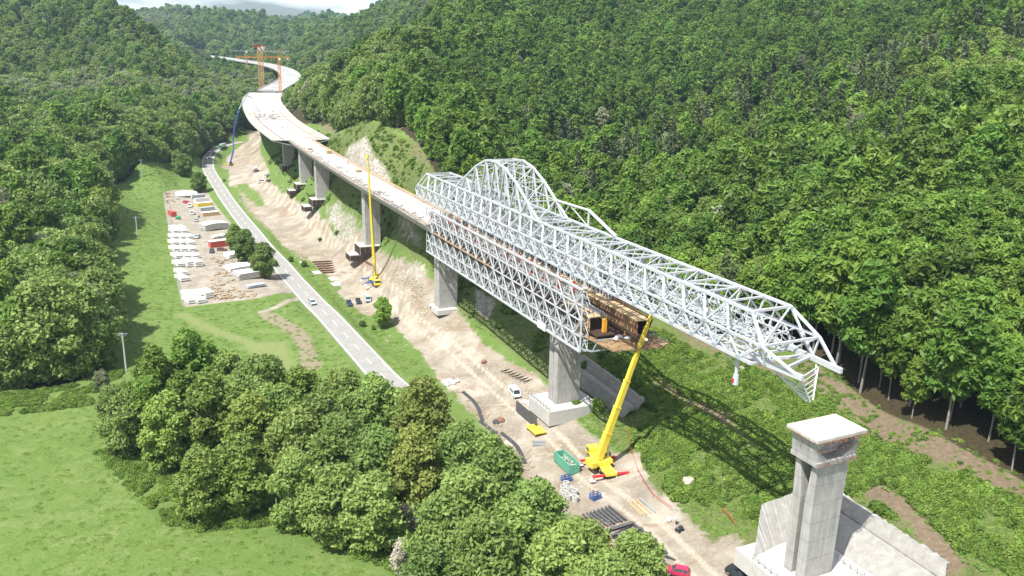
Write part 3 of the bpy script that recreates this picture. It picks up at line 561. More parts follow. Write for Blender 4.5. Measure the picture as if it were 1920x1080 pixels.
FP = forest_points(); u, v, dist = proj3(FP[:, :3] + [0, 0, 12])
kn = vnoise(FP[:, 0] / 60, FP[:, 1] / 60, 3) + vnoise(FP[:, 0] / 22, FP[:, 1] / 22, 4) * .8; rr = rng.random(len(FP))
left = FP[:, 0] < -.06 * FP[:, 1] - 25
kinds = ['beech', 'alder', 'bright', 'olive', 'pale', 'spruce']
kind = np.zeros(len(FP), int)
kind[(kn > .30)] = 3; kind[(kn > .42) & (rr < .5)] = 2; kind[rr < .06] = 2; kind[(rr > .945)] = 4
spr = (~left) & (FP[:, 1] > 240) & (abs(v - (250 - (u - 1300) * .33)) < 45) & (u > 1080) & (rr < .75); kind[spr & (rr < .5)] = 5
kind[(vnoise(FP[:, 0] / 35, FP[:, 1] / 35, 8) > .33) & (rr < .5)] = 5
kind[left & (rr < .55)] = 1; kind[left & (rr > .86)] = 3; kind[left & (rr > .94)] = 4
kind[left & (FP[:, 1] > 600) & (abs(v - 160 - (u - 200) * .02) < 22) & (rr > .45)] = 4
kind[(FP[:, 1] > 1700) & (u < 345) & (v < 55) & (rr > .35)] = 4
hgt = np.where(kind == 0, .92, np.where(kind == 5, 1.0, 1.18)) * (.72 + .44 * rng.random(len(FP))) * np.where(left & (FP[:, 1] < 600), 1.22, 1.0) * (1 + .5 * vnoise(FP[:, 0] / 30, FP[:, 1] / 30, 77)) * np.where(FP[:, 3] > 9, FP[:, 3] / 8.2, 1) ** .8
RL = np.interp(u, [500, 860, 1000, 1100, 1250, 1400, 1600, 1750, 1920, 2100], [-99, 330, 284, 238, 207, 150, 98, 66, 40, 10]); back = ~left & (v < RL) & (u > 860)
front = ~left & ~back; kind[back & (kind != 4)] = 0; r2 = rng.random(len(FP)); kind[front & (r2 < .30) & (kind == 0)] = 2; kind[front & (r2 > .80) & (kind == 0)] = 3
kind[(u > 1440) & (dist < 330)] = 0
edge = samp(OPEN, FP[:, 0], FP[:, 1] + 0) * 0
def sx(k, s): return s * SPEC[kinds[k]][1] / 19
# the 300 that show largest are trees of their own
ok_ = ~(back & (v > RL - 7) & (dist > 380)); FP, u, v, dist, left, kind, hgt = [a[ok_] for a in (FP, u, v, dist, left, kind, hgt)]
inview = (u > -40) & (u < 1960) & (v > -20) & (v < 1100); order = np.argsort(np.where(inview, dist, 1e9))[:300]; single = np.zeros(len(FP), bool); single[order] = True
WORD = dict(beech='tall green beech', alder='mid green broadleaf tree', bright='fresh green lime tree', olive='olive green maple', pale='pale silvery willow', spruce='dark narrow spruce')
for i in order:
    k = kinds[kind[i]]; side = 'meadow' if left[i] else 'slope'
    lab = WORD[k] + (' in the dense riverside wood beside the meadow' if left[i] else ' in the dense forest above the brown cleared strip')
    plant(k, (FP[i, 0], FP[i, 1], FP[i, 2] - .3), hgt[i], lab, ('trees of the riverside wood, ' if left[i] else 'trees of the slope forest edge, ') + WORD[k])
R_ = ~single; protos = []; first = {}
for k in kinds: first[k] = len(protos); protos += [l[2] for l in SPEC[k][2]]
pick = np.array([first[kinds[k]] + rng.integers(len(SPEC[kinds[k]][2])) for k in kind])
for nm, sel, lab in (('hillside_forest', R_ & ~left, 'dense green forest covering the hills above the steel gantry'), ('valley_woodland', R_ & left, 'mixed woodland covering the valley and hills beyond the meadow')):
    scatter(nm, protos, FP[sel][:, :3] - [0, 0, .3], rng.uniform(0, 6.28, sel.sum()), hgt[sel], pick[sel], lab, 'forest')
print('forest', len(FP), 'singles', single.sum())

# ------------------------------------------------------------------ the viaduct
def section_deck(name, L, half, m, parent, z_off=0.0, prof=None):
    """sweep a cross-section (offset, dz) along a centre line"""
    L = np.asarray(L); T = np.gradient(L[:, :2], axis=0); T /= np.linalg.norm(T, axis=1)[:, None]; Nn = np.stack([T[:, 1], -T[:, 0]], -1); mb = MB()
    pr = prof or [(-half, 0), (half, 0), (half, -.45), (half - .9, -.75), (half - 1.9, -3.1), (-half + 1.9, -3.1), (-half + .9, -.75), (-half, -.45)]
    mb.sect([[(p[0] + n[0] * a, p[1] + n[1] * a, p[2] + b_ + z_off) for a, b_ in pr] for p, n in zip(L, Nn)])
    return mb.build(name, m, parent)
def rail_line(L, off, z, w, h, name, m, parent, posts=0, pw=.12):
    L = np.asarray(L); T = np.gradient(L[:, :2], axis=0); T /= np.linalg.norm(T, axis=1)[:, None]; Nn = np.stack([T[:, 1], -T[:, 0]], -1); mb = MB()
    mb.sect([[(p[0] + n[0] * (off + a), p[1] + n[1] * (off + a), p[2] + b_) for a, b_ in ((-w / 2, z), (w / 2, z), (w / 2, z + h), (-w / 2, z + h))] for p, n in zip(L, Nn)])
    if posts:
        for i in range(0, len(L), posts):
            p, n = L[i], Nn[i]; mb.box((p[0] + n[0] * off, p[1] + n[1] * off, p[2] + (z + h) / 2 + .05), (pw, pw, z + h + .1))
    return mb.build(name, m, parent)
# centre line runs away from the camera, so Nn points to the left of it on the picture's right: offsets > 0 are uphill (right)
via = empty('concrete_viaduct', tuple(dk[0]), 0, 'long concrete motorway viaduct with a white unfinished deck curving up the valley', 'viaduct')
via.location = (0, 0, 0)
section_deck('deck', dk, 6.6, 'deck', via)
# fascia of older grey concrete just below the deck edge, as its own box girder
section_deck('box_girder', dk, 6.6, 'concrete', via, prof=[(-6.63, -.35), (6.63, -.35), (6.45, -.9), (4.6, -3.2), (-4.6, -3.2), (-6.45, -.9)])
iw = int(np.argmin(np.hypot(dk[:, 0] - mid[1][0], dk[:, 1] - mid[1][1]))); wl = dk[iw + 1:]
nW = len(wl); Ls = []
T = np.gradient(wl[:, :2], axis=0); T /= np.linalg.norm(T, axis=1)[:, None]; Nn = np.stack([T[:, 1], -T[:, 0]], -1)
for sgn, nm in ((-1, 'wing_slab'), (1, 'wing_slab')):
    mb = MB(); W0, W1 = 6.62, 15.8
    sk = 0 if sgn < 0 else -1
    rings = [[(p[0] + n[0] * sgn * a, p[1] + n[1] * sgn * a, p[2] + b_) for a, b_ in ((W0, .02), (W1, .14), (W1, -.28), (W0, -.45))] for p, n in zip(wl, Nn)]
    mb.sect(rings); ws = mb.build(nm, 'deck', via)
    mb = MB()   # sloping soffit panel from the box foot to the wing edge
    mb.sect([[(p[0] + n[0] * sgn * a, p[1] + n[1] * sgn * a, p[2] + b_) for a, b_ in ((5.2, -2.75), (W1 - .5, -.32), (W1 - .5, -.52), (5.2, -3.05))] for p, n in zip(wl, Nn)])
    mb.build('wing_strut', 'precast', via)
for off, nm in ((-15.6, 'parapet'), (15.6, 'parapet')):
    rail_line(wl, off, .14, .35, .55, nm, 'precast', via)
for off in (-13.2, -11.6, 13.2, 11.6, 9.6, -9.4): rail_line(wl[: int(nW * .45)], off, .13, .3, .14, 'starter_bar_row', 'rust' if abs(off) < 10 else 'plank', via)
cl = dk[: iw + 2]
rail_line(cl, 6.3, .02, .25, .5, 'edge_form', 'plank', via, 1, .15); rail_line(cl, 5.5, .02, .18, .18, 'edge_form', 'rust', via)
rail_line(cl, -6.35, .02, .22, .22, 'edge_form', 'rust', via); rail_line(cl, -5.4, .02, .15, .12, 'starter_bar_row', 'rust', via)
rail_line(wl[int(nW * .45):], -6.0, .03, .4, .03, 'joint', 'grey', via); rail_line(wl, -8.6, .03, .4, .04, 'joint', 'grey', via); rail_line(wl, 7.2, .03, .4, .04, 'joint', 'grey', via); rail_line(wl, 0, .03, .25, .03, 'joint', 'grey', via)
T2 = np.gradient(wl[:, :2], axis=0); T2 /= np.linalg.norm(T2, axis=1)[:, None]; mb = MB()
for i in range(2, len(wl) - 1, 4):
    p, t_ = wl[i], T2[i]; n_ = np.array([t_[1], -t_[0]]); a = p[:2] - n_ * 15.3; b_ = p[:2] + n_ * 15.3; mb.bar((*a, p[2] + .17), (*b_, p[2] + .17), .35, .06)
mb.build('joint', 'grey', via)
def pier(x, y, zb, zt, ang, parent=None, wide=6.4, deep=4.2, foot=(11, 8, 2.4), name='pier', box=True, dark=True):
    """twin-wall concrete pier on a footing; ang is the heading of the bridge axis"""
    p = empty(name, (x, y, 0), ang); p.parent = parent
    for s_ in (-1, 1):
        mb = MB(); t0 = deep / 2 - .12
        mb.box((s_ * (t0 / 2 + .14), 0, (zb + zt) / 2), (t0, wide, zt - zb), taper=(1, 1.04)); mb.build('shaft_wall', 'concrete', p, bevel=.12)
    MB().box((0, 0, zb - foot[2] / 2 + .1), (foot[1], foot[0], foot[2])).build('footing', 'precast', p)
    if dark:
        mb = MB()
        for k in range(5): mb.box((-foot[1] / 2 + foot[1] / 5 * (k + .5), -foot[0] / 2 - .12, zb - foot[2] / 2 - .5), (foot[1] / 5 - .25, .2, foot[2] + .6))
        for k in range(6): mb.box((foot[1] / 2 + .12, -foot[0] / 2 + foot[0] / 6 * (k + .5), zb - foot[2] / 2 - .5), (.2, foot[0] / 6 - .25, foot[2] + .6))
        mb.build('form_panel', 'brown', p)
    return p
def near_on_deck(x, y, L=None):
    L = dk if L is None else L; i = int(np.argmin(np.hypot(L[:, 0] - x, L[:, 1] - y))); j = min(max(i, 1), len(L) - 2); t_ = L[j - 1, :2] - L[j + 1, :2]
    return L[i], math.atan2(t_[1], t_[0])
PIERS = []
for n, (u_, v_, zb) in enumerate([(692, 461, 10.5), (612, 371, 14.5), (557, 345, 16), (517, 309, 19)]):
    q = at(u_, v_, zb); c0, ang = near_on_deck(q[0], q[1]); PIERS.append((c0[0], c0[1], zb, c0[2], ang))
q = at(484, 262, 12); c0, ang = near_on_deck(*q[:2]); PIERS.append((c0[0], c0[1], 17, c0[2], ang))
for n, (x, y, zb, zt, ang) in enumerate(PIERS):
    pier(x, y, zb, zt - 3.1, ang, via, foot=(12, 8, 2.6) if n < 3 else (10, 7, 2))
    if n < 3:   # lower footing step towards the valley with its own shuttering
        ca, sa = math.cos(ang), math.sin(ang); cx_, cy_ = x - (-sa) * 7.6, y - ca * 7.6
        st = MB().box((0, -8.0, zb - 4.2), (6.5, 4.0, 1.8)).build('footing', 'precast', via); st.location = (x, y, 0); st.rotation_euler = (0, 0, ang)
        mb = MB()
        for k in range(3): mb.box((-3.25 + 2.17 * (k + .5), -10.1, zb - 4.7), (2.0, .2, 2.2))
        mb.box((3.35, -8, zb - 4.7), (.2, 3.8, 2.2)); o = mb.build('form_panel', 'brown', via); o.location = (x, y, 0); o.rotation_euler = (0, 0, ang)
P2 = BP(11, -.8, 0); pier(P2[0], P2[1], 6.9, zdeck(258) - 3.1, BANG, via, foot=(9, 8.5, 1.6), dark=False)
P1 = BP(91, -.8, 0)
p1 = pier(P1[0], P1[1], P1Z, zdeck(186) - 3.1, BANG, None, foot=(13.5, 11, 3.6), name='bridge_pier', dark=False)
tag(p1, 'tall concrete pier under the front end of the steel gantry, with a blockwork footing', 'pier')
mb = MB()
for k in range(9): mb.box((-5.5 + 1.22 * (k + .5) - 1.5, -9.3, P1Z - 2.8), (1.1, .25, 2.8))
mb.build('shuttering', 'beamgrey', p1)
mb = MB()
for k in range(8): mb.box((-6 + 1.6 * k, -6.6, P1Z + .7), (.1, .1, 1.2))
mb.bar((-6, -6.6, P1Z + 1.3), (5.2, -6.6, P1Z + 1.3), .09); mb.bar((-6, -6.6, P1Z + .8), (5.2, -6.6, P1Z + .8), .07); mb.build('handrail', 'grey', p1)

# the free-standing pier in the foreground, with its stub of box girder
P0 = BP(171.3, -.9, 0); p0 = empty('unfinished_pier', (P0[0], P0[1], 0), BANG, 'free-standing concrete pier with a square white slab on top', 'pier')
for s_ in (-1, 1):
    mb = MB(); zt = 29.2; zb = P0Z
    g0, g1 = (.42, 2.1); top0, top1 = (1.15, 2.2)
    def rg(z, a, b_, wy): return [(s_ * a, -wy, z), (s_ * b_, -wy, z), (s_ * b_, wy, z), (s_ * a, wy, z)]
    mb.sect([rg(zb, g0, g1, 3.1), rg(zt - 7, g0, g1, 3.2), rg(zt, top0, top1, 3.35)]); mb.build('shaft_wall', 'concrete', p0, bevel=.15)
mb = MB(); mb.sect([[(-2.6, y, z) for y, z in r_] for r_ in []] or [[(x, -4.0, 29.2), (x, 4.0, 29.2), (x, 4.0, 29.9), (x, -4.0, 29.9)] for x in (-2.7, 2.7)]); mb.build('bottom_slab', 'concrete', p0)
for s_ in (-1, 1):
    mb = MB(); mb.sect([[(x, s_ * 3.25, 29.9), (x, s_ * 3.95, 29.9), (x, s_ * 4.35, 33.3), (x, s_ * 3.45, 33.3)] for x in (-2.5, 2.5)]); mb.build('web', 'concrete', p0)
MB().sect([[(x, s1 * 2.9 if 0 else s1, z) for s1, z in ((-3.2, 29.95), (3.2, 29.95), (3.3, 33.2), (-3.3, 33.2))] for x in (-.6, .6)]).build('diaphragm', 'concrete', p0)
for s_ in (-1, 1):
    mb = MB(); mb.sect([[(x, s_ * 1.6, 29.92), (x, s_ * 3.2, 29.92), (x, s_ * 3.3, 31.4)] for x in (-2.45, 2.45)]); mb.build('haunch', 'concrete', p0)
MB().box((0, 0, 33.72), (6.3, 10.0, .62)).build('top_slab', 'deck', p0, bevel=.04)
mb = MB(); q = random.Random(3)
for k in range(230):
    if q.random() < .5:
        y = q.uniform(-5, 5); s_ = q.choice((-1, 1)); mb.bar((s_ * 3.1, y, 33.6), (s_ * (3.5 + q.random() * .5), y + q.uniform(-.2, .2), 33.5 + q.uniform(-.25, .15)), .035)
    else:
        x = q.uniform(-3.1, 3.1); s_ = q.choice((-1, 1)); mb.bar((x, s_ * 4.95, 33.6), (x + q.uniform(-.2, .2), s_ * (5.2 + q.random() * .35), 33.5 + q.uniform(-.25, .15)), .035)
for k in range(120):
    y = q.uniform(-4.2, 4.2); z = q.choice((29.5, 29.7, 32, 33)) ; mb.bar((2.6, y, z), (3.1 + q.random() * .4, y, z + q.uniform(-.15, .15)), .035)
tag(mb.build('starter_bars', 'rust', p0), kind='stuff')
MB().box((0, 0, P0Z - 1.4), (11.5, 13, 3.0)).build('footing', 'precast', p0)
mb = MB()
for k in range(9):
    mb.box((5.6, -6.3 + 1.57 * k, P0Z + .65), (.09, .09, 1.15)); mb.box((-5.5 + 1.38 * k, 6.35, P0Z + .65), (.09, .09, 1.15)); mb.box((-5.5 + 1.38 * k, -6.35, P0Z + .65), (.09, .09, 1.15))
for z in (P0Z + .7, P0Z + 1.2):
    mb.bar((5.6, -6.3, z), (5.6, 6.3, z), .07); mb.bar((-5.5, 6.35, z), (5.5, 6.35, z), .07); mb.bar((-5.5, -6.35, z), (5.5, -6.35, z), .07)
mb.build('handrail', 'grey', p0)
# shotcrete walls that hold the cuts open
def wallstrip(name, pts, h0, h1, th, label, m='shotcrete', rag=.5, seed=1, step=1.2, lean=.0):
    P = spline([np.array(p, float) for p in pts], step); q = random.Random(seed); mb = MB(); T = np.gradient(P[:, :2], axis=0); T /= np.linalg.norm(T, axis=1)[:, None] + 1e-9
    rings = []
    for i, p in enumerate(P):
        n = np.array([-T[i, 1], T[i, 0]]); t_ = i / (len(P) - 1); h = h0 + (h1 - h0) * t_ + q.uniform(-rag, rag) * .5; w_ = th * (1 + q.uniform(-.2, .2))
        rings.append([(p[0] - n[0] * w_, p[1] - n[1] * w_, p[2] - 1), (p[0] + n[0] * w_, p[1] + n[1] * w_, p[2] - 1), (p[0] + n[0] * (w_ - lean), p[1] + n[1] * (w_ - lean), p[2] + h), (p[0] - n[0] * (w_ + lean), p[1] - n[1] * (w_ + lean), p[2] + h - .1)])
    mb.sect(rings); o = mb.build(name, m); tag(o, label, 'retaining wall'); return o
def sheet(name, rows, label, m='shotcrete', rag=.35, seed=1, sub=5, cat='retaining wall'):
    """thick sprayed-concrete face; rows are lines of points (bottom to top), each line runs along the cut"""
    q = random.Random(seed); R_ = [np.stack([np.interp(np.linspace(0, len(r_) - 1, 46), range(len(r_)), [p[c_] for p in r_]) for c_ in range(3)], -1) for r_ in rows]; n = min(len(r_) for r_ in R_); R_ = [r_[np.linspace(0, len(r_) - 1, n).astype(int)] for r_ in R_]; mb = MB(); k = len(R_); nr = []
    for i in range(n):
        col = [np.array([R_[a][i][0], R_[a][i][1], R_[a][i][2] + (q.uniform(-rag, rag) if a == k - 1 else q.uniform(-.05, .05))]) for a in range(k)]
        nr.append([tuple(c) for c in col] + [tuple(c - np.array([0, 0, .9])) for c in col[::-1]])
    mb.sect(nr); return tag(mb.build(name, m), label, cat)
z = P0Z
sheet('retaining_wall', [[BP(169, -8.0, z - 2.5), BP(164.2, -1, z), BP(163.5, 8.2, z)], [BP(168, -9.4, z - 1.6), BP(158.4, .6, z + 4.3), BP(157.2, 11.4, z + 4.3)]], 'pale sloping shotcrete face behind the free-standing pier, beside the haul road', seed=2, rag=.12)
sheet('retaining_wall', [[BP(162, 7.6, z), BP(190, 7.4, z)], [BP(157, 11.4, z + 3.6), BP(189, 11, z + 3.0)], [BP(157, 12.6, z + 3.7), BP(188.6, 12.2, z + 3.1)]], 'broad pale shotcrete slope beside the free-standing pier, below the ledge', seed=3, rag=.04)
sheet('retaining_wall', [[BP(156.6, 13.1, z + 3.5), BP(185, 12.8, z + 3.0)], [BP(156.4, 14.3, z + 5.6), BP(184, 14.0, z + 5.0)], [BP(156.4, 15.2, z + 5.6), BP(184, 14.9, z + 5.0)]], 'upper ragged shotcrete strip above the ledge beside the free-standing pier', rag=.2, seed=4)
MB().prism([BP(162, -7.5, 0)[:2], BP(192, -7.5, 0)[:2], BP(192, 8, 0)[:2], BP(162, 8, 0)[:2]], z - 3, z + .03).build('concrete_apron', 'precast'); tag(bpy.data.objects['concrete_apron'], kind='structure')
z = P1Z - 1
sheet('retaining_wall', [[BP(78, 8.4, z), BP(103, 8.4, z - .2)], [BP(77, 10.0, z + 3.2), BP(104, 9.8, z + 2.4)], [BP(77, 11.6, z + 3.3), BP(104, 11.4, z + 2.5)]], 'lower smooth concrete face behind the pier under the gantry', seed=5, rag=.03)
sheet('retaining_wall', [[BP(76, 11.9, z + 3.1), BP(104, 11.7, z + 2.3)], [BP(76, 12.9, z + 5.6), BP(105, 12.7, z + 4.6)], [BP(76, 13.5, z + 5.6), BP(105, 13.3, z + 4.6)]], 'upper ragged concrete face behind the pier under the gantry', rag=.18, seed=6)

# far viaduct beyond the gap
M['fardeck'] = mat('shaded_deck', (.34, .34, .33), .9, .2, .1)  # darker grey paints in the shade and grazing view of the far deck
fdk = fdk[2:]
fv = empty('concrete_viaduct', (0, 0, 0), 0, 'distant grey viaduct section curving away beyond the tower cranes', 'viaduct')
section_deck('deck', fdk[:-1], 12.5, 'fardeck', fv, prof=[(-12.5, 0), (12.5, 0), (12.5, -.6), (5, -1.6), (4.2, -4), (-4.2, -4), (-5, -1.6), (-12.5, -.6)])
rail_line(fdk[:-1], -12.3, 0, .4, .9, 'parapet', 'precast', fv); rail_line(fdk[:-1], 12.3, 0, .4, .9, 'parapet', 'precast', fv)
for i in range(6, len(fdk) - 2, 5):
    p = fdk[i]; g = gz(p[0], p[1])
    if p[2] - g > 6: MB().box((p[0], p[1], (p[2] - 3.5 + g - 2) / 2), (7, 3.5, p[2] - 3.5 - g + 2), rz=near_on_deck(p[0], p[1], fdk)[1] + math.pi / 2).build('pier', 'concrete', fv)

# ------------------------------------------------------------------ the overhead steel gantry (movable scaffold)
gan = empty('steel_gantry', BP(72, -.8, 0), 0, 'huge white lattice steel gantry with an arched top spanning the viaduct piers', 'gantry')
gan.location = (0, 0, 0)
TC = -0.8
def zl(a): return 1.2 * (155 - a) / 170
def G(a, c, z): return BP(a, TC + c, z + zl(a))
LOW, MID, TOP = (5.8, 41.0), (5.95, 44.6), (4.05, 48.5)
st = np.linspace(1, 157, 27); dp = st[1] - st[0]
def line(mb, pts, w_, h_=None):
    for a, b_ in zip(pts[:-1], pts[1:]): mb.bar(a, b_, w_, h_)
NT = 169
for s_ in (-1, 1):
    mb = MB(); line(mb, [G(a, s_ * LOW[0], LOW[1]) for a in np.r_[st, 160]], .45, .5); mb.bar(G(148, s_ * 5.5, LOW[1] + .1), G(NT, s_ * 3.9, LOW[1] + .7), .5, .85); mb.build('bottom_chord', 'steel', gan)
    mb = MB(); line(mb, [G(0, s_ * LOW[0], LOW[1])] + [G(-1.5, s_ * LOW[0], LOW[1] + 2.2)] + [G(a, s_ * MID[0], MID[1]) for a in np.r_[st, 162.0]], .38); mb.build('middle_chord', 'steel', gan)
    mb = MB(); line(mb, [G(3.8, s_ * TOP[0], TOP[1])] + [G(a, s_ * TOP[0], TOP[1]) for a in st[1:]], .46); mb.bar(G(157, s_ * TOP[0], TOP[1]), G(162, s_ * MID[0], MID[1]), .4); mb.bar(G(162, s_ * MID[0], MID[1]), G(167.5, s_ * 4.1, LOW[1] + .9), .4)
    mb.bar(G(3.8, s_ * TOP[0], TOP[1]), G(-1.5, s_ * LOW[0], LOW[1] + 2.2), .32); mb.bar(G(3.8, s_ * TOP[0], TOP[1]), G(st[0], s_ * MID[0], MID[1]), .32); mb.bar(G(157, s_ * TOP[0], TOP[1]), G(163, s_ * 4.4, LOW[1] + .5), .3); mb.build('top_chord', 'steel', gan)
    mb = MB()   # gusset plates at the nodes of the chords
    for a in st[1:]:
        mb.box(G(a, s_ * (TOP[0] + .05), TOP[1] - .25), (1.1, .5, .55), rz=BANG); mb.box(G(a - dp / 2, s_ * MID[0], MID[1]), (.9, .46, .55), rz=BANG); mb.box(G(a, s_ * LOW[0], LOW[1] + .2), (1.1, .52, .6), rz=BANG)
    mb.build('gusset_plates', 'galv', gan)
    mb = MB()   # lower side panels
    for i in range(len(st) - 1):
        a, b_ = st[i], st[i + 1]; mI = (a + b_) / 2
        mb.bar(G(a, s_ * LOW[0], LOW[1]), G(mI, s_ * MID[0], MID[1]), .3); mb.bar(G(mI, s_ * MID[0], MID[1]), G(b_, s_ * LOW[0], LOW[1]), .3)
        mb.bar(G(a, s_ * LOW[0], LOW[1]), G(a, s_ * MID[0], MID[1]), .24); mb.bar(G(mI, s_ * MID[0], MID[1]), G(mI, s_ * LOW[0], LOW[1]), .15)
        mb.bar(G(a, s_ * LOW[0], (LOW[1] + MID[1]) / 2), G(b_, s_ * LOW[0], (LOW[1] + MID[1]) / 2), .12); mb.bar(G(a, s_ * LOW[0], LOW[1] + 1.8), G(mI, s_ * LOW[0], LOW[1]), .12); mb.bar(G(b_, s_ * LOW[0], LOW[1] + 1.8), G(mI, s_ * LOW[0], LOW[1]), .12)
    mb.bar(G(157, s_ * LOW[0], LOW[1]), G(162, s_ * MID[0], MID[1]), .3); mb.bar(G(162, s_ * MID[0], MID[1]), G(162, s_ * 5.0, LOW[1] + .4), .26); mb.bar(G(162, s_ * 5, LOW[1] + .4), G(157, s_ * MID[0], MID[1]), .26); mb.build('side_lattice', 'steel', gan)
    mb = MB()   # inclined upper side panels
    for i in range(1, len(st) - 1):
        a = st[i]; mb.bar(G(a, s_ * TOP[0], TOP[1]), G(a - dp / 2, s_ * MID[0], MID[1]), .34, .26); mb.bar(G(a, s_ * TOP[0], TOP[1]), G(a + dp / 2, s_ * MID[0], MID[1]), .34, .26)
        mb.bar(G(a, s_ * TOP[0], TOP[1]), G(a, s_ * 2.2, MID[1] - .5), .22)
    mb.build('upper_lattice', 'steel', gan)
    mb = MB()   # inner longitudinal trusses that make the interior so dense
    for i in range(len(st) - 1):
        a, b_ = st[i], st[i + 1]; mI = (a + b_) / 2; c_ = s_ * 2.6
        mb.bar(G(a, c_, LOW[1] + .2), G(b_, c_, LOW[1] + .2), .26); mb.bar(G(a, c_, MID[1] - .2), G(b_, c_, MID[1] - .2), .2)
        mb.bar(G(a, c_, LOW[1] + .2), G(mI, c_, MID[1] - .2), .18); mb.bar(G(mI, c_, MID[1] - .2), G(b_, c_, LOW[1] + .2), .18); mb.bar(G(mI, c_, MID[1] - .2), G(mI, s_ * TOP[0], TOP[1]), .14)
        mb.bar(G(a, c_, LOW[1] + 1.2), G(b_, c_, LOW[1] + 1.2), .06); mb.bar(G(mI, c_, LOW[1] + .2), G(mI, c_, LOW[1] + 1.3), .06)
    mb.build('inner_truss', 'steel', gan)
    MB().prism([G(st[0], s_ * 3.2, 0)[:2], G(150, s_ * 3.2, 0)[:2], G(150, s_ * 4.4, 0)[:2], G(st[0], s_ * 4.4, 0)[:2]], LOW[1] + .15, LOW[1] + .27).build('walkway', 'galv', gan)
mb = MB()
for i in range(1, len(st) - 1):
    a = st[i]; mb.bar(G(a, -TOP[0], TOP[1]), G(a, TOP[0], TOP[1]), .32)
    if i < len(st) - 2: b_ = st[i + 1]; mb.bar(G(a, -TOP[0], TOP[1]), G(b_, TOP[0], TOP[1]), .22) if i % 2 else mb.bar(G(a, TOP[0], TOP[1]), G(b_, -TOP[0], TOP[1]), .22)
mb.bar(G(157, -TOP[0], TOP[1]), G(157, TOP[0], TOP[1]), .4); mb.bar(G(162, -MID[0], MID[1]), G(162, MID[0], MID[1]), .36); mb.bar(G(3.8, -TOP[0], TOP[1]), G(3.8, TOP[0], TOP[1]), .3); mb.bar(G(-1.5, -LOW[0], LOW[1] + 2.2), G(-1.5, LOW[0], LOW[1] + 2.2), .3); mb.bar(G(157, -TOP[0], TOP[1]), G(162, MID[0], MID[1]), .25); mb.bar(G(157, TOP[0], TOP[1]), G(162, -MID[0], MID[1]), .25); mb.build('top_bracing', 'steel', gan)
mb = MB()
for i in range(len(st)):
    a = st[i]; mb.bar(G(a, -LOW[0], LOW[1]), G(a, LOW[0], LOW[1]), .34, .4)
    mb.bar(G(a, -MID[0], MID[1]), G(a, -2.2, MID[1] - .5), .2); mb.bar(G(a, MID[0], MID[1]), G(a, 2.2, MID[1] - .5), .2); mb.bar(G(a, -2.2, MID[1] - .5), G(a, 2.2, MID[1] - .5), .2)
    mb.bar(G(a, -LOW[0], LOW[1]), G(a, -2.2, MID[1] - .5), .2); mb.bar(G(a, LOW[0], LOW[1]), G(a, 2.2, MID[1] - .5), .2); mb.bar(G(a, -2.6, LOW[1]), G(a, 2.2, MID[1] - .5), .14)
    if i < len(st) - 1:
        b_ = st[i + 1]; mb.bar(G(a, -LOW[0], LOW[1]), G(b_, LOW[0], LOW[1]), .24); mb.bar(G(a, LOW[0], LOW[1]), G(b_, -LOW[0], LOW[1]), .24)
mb.bar(G(165, -4.4, LOW[1] + .5), G(162, 4.6, LOW[1] + .5), .4); mb.bar(G(158, -LOW[0], LOW[1]), G(162, 4.6, LOW[1] + .5), .45); mb.bar(G(160, -LOW[0], LOW[1]), G(160, LOW[0], LOW[1]), .4); mb.build('bottom_bracing', 'steel', gan)
# arched stiffening trusses
AR = [(30, 48.8), (37, 52.6), (44, 56.4), (51, 58.9), (57, 59.3), (63, 58.3), (69.5, 55.6), (76, 52.0), (82, 48.6)]
for s_ in (-1, 1):
    mb = MB(); line(mb, [G(a, s_ * 3.95, z) for a, z in AR], .5); mb.build('arch_chord', 'steel', gan)
    mb = MB()
    for k in range(1, len(AR) - 1):
        a, z = AR[k]; mb.bar(G(a, s_ * 3.95, z), G(a - 3.2, s_ * 4.0, TOP[1]), .42, .32); mb.bar(G(a, s_ * 3.95, z), G(a + 3.4, s_ * 4.0, TOP[1]), .42, .32)
        mb.bar(G(a, s_ * 3.95, z), G(a, s_ * 4.0, TOP[1]), .18)
        mz = (z + TOP[1]) / 2; mb.bar(G(a, s_ * 3.95, mz), G(a + 3.3, s_ * 3.95, mz + .6), .16)
    mb.build('arch_lattice', 'steel', gan)
mb = MB()
for k in range(len(AR)):
    a, z = AR[k]; mb.bar(G(a, -3.95, z), G(a, 3.95, z), .28)
    if k < len(AR) - 1: b_, z2 = AR[k + 1]; mb.bar(G(a, -3.95, z), G(b_, 3.95, z2), .2); mb.bar(G(a, 3.95, z), G(b_, -3.95, z2), .2)
    if z > 52: mb.bar(G(a, -3.95, (z + 48.5) / 2), G(a, 3.95, (z + 48.5) / 2), .18); mb.bar(G(a, -3.95, z), G(a, 3.95, 49), .16); mb.bar(G(a, 3.95, z), G(a, -3.95, 49), .16)
mb.build('arch_bracing', 'steel', gan)
mb = MB(); A_ = G(76, 3.95, 52.0); B_ = G(92, 3.95, 52.4); mb.tube(A_, B_, .3); mb.tube(B_, G(104, 4.0, TOP[1] + .3), .38); mb.tube(B_, G(92, 4.0, TOP[1]), .26); mb.bar(G(83, 3.95, 52.1), G(92, 4, TOP[1]), .2); mb.bar(G(83, 3.95, 52.1), G(79.5, 4, TOP[1]), .2)
mb.build('lifting_frame', 'steel', gan)
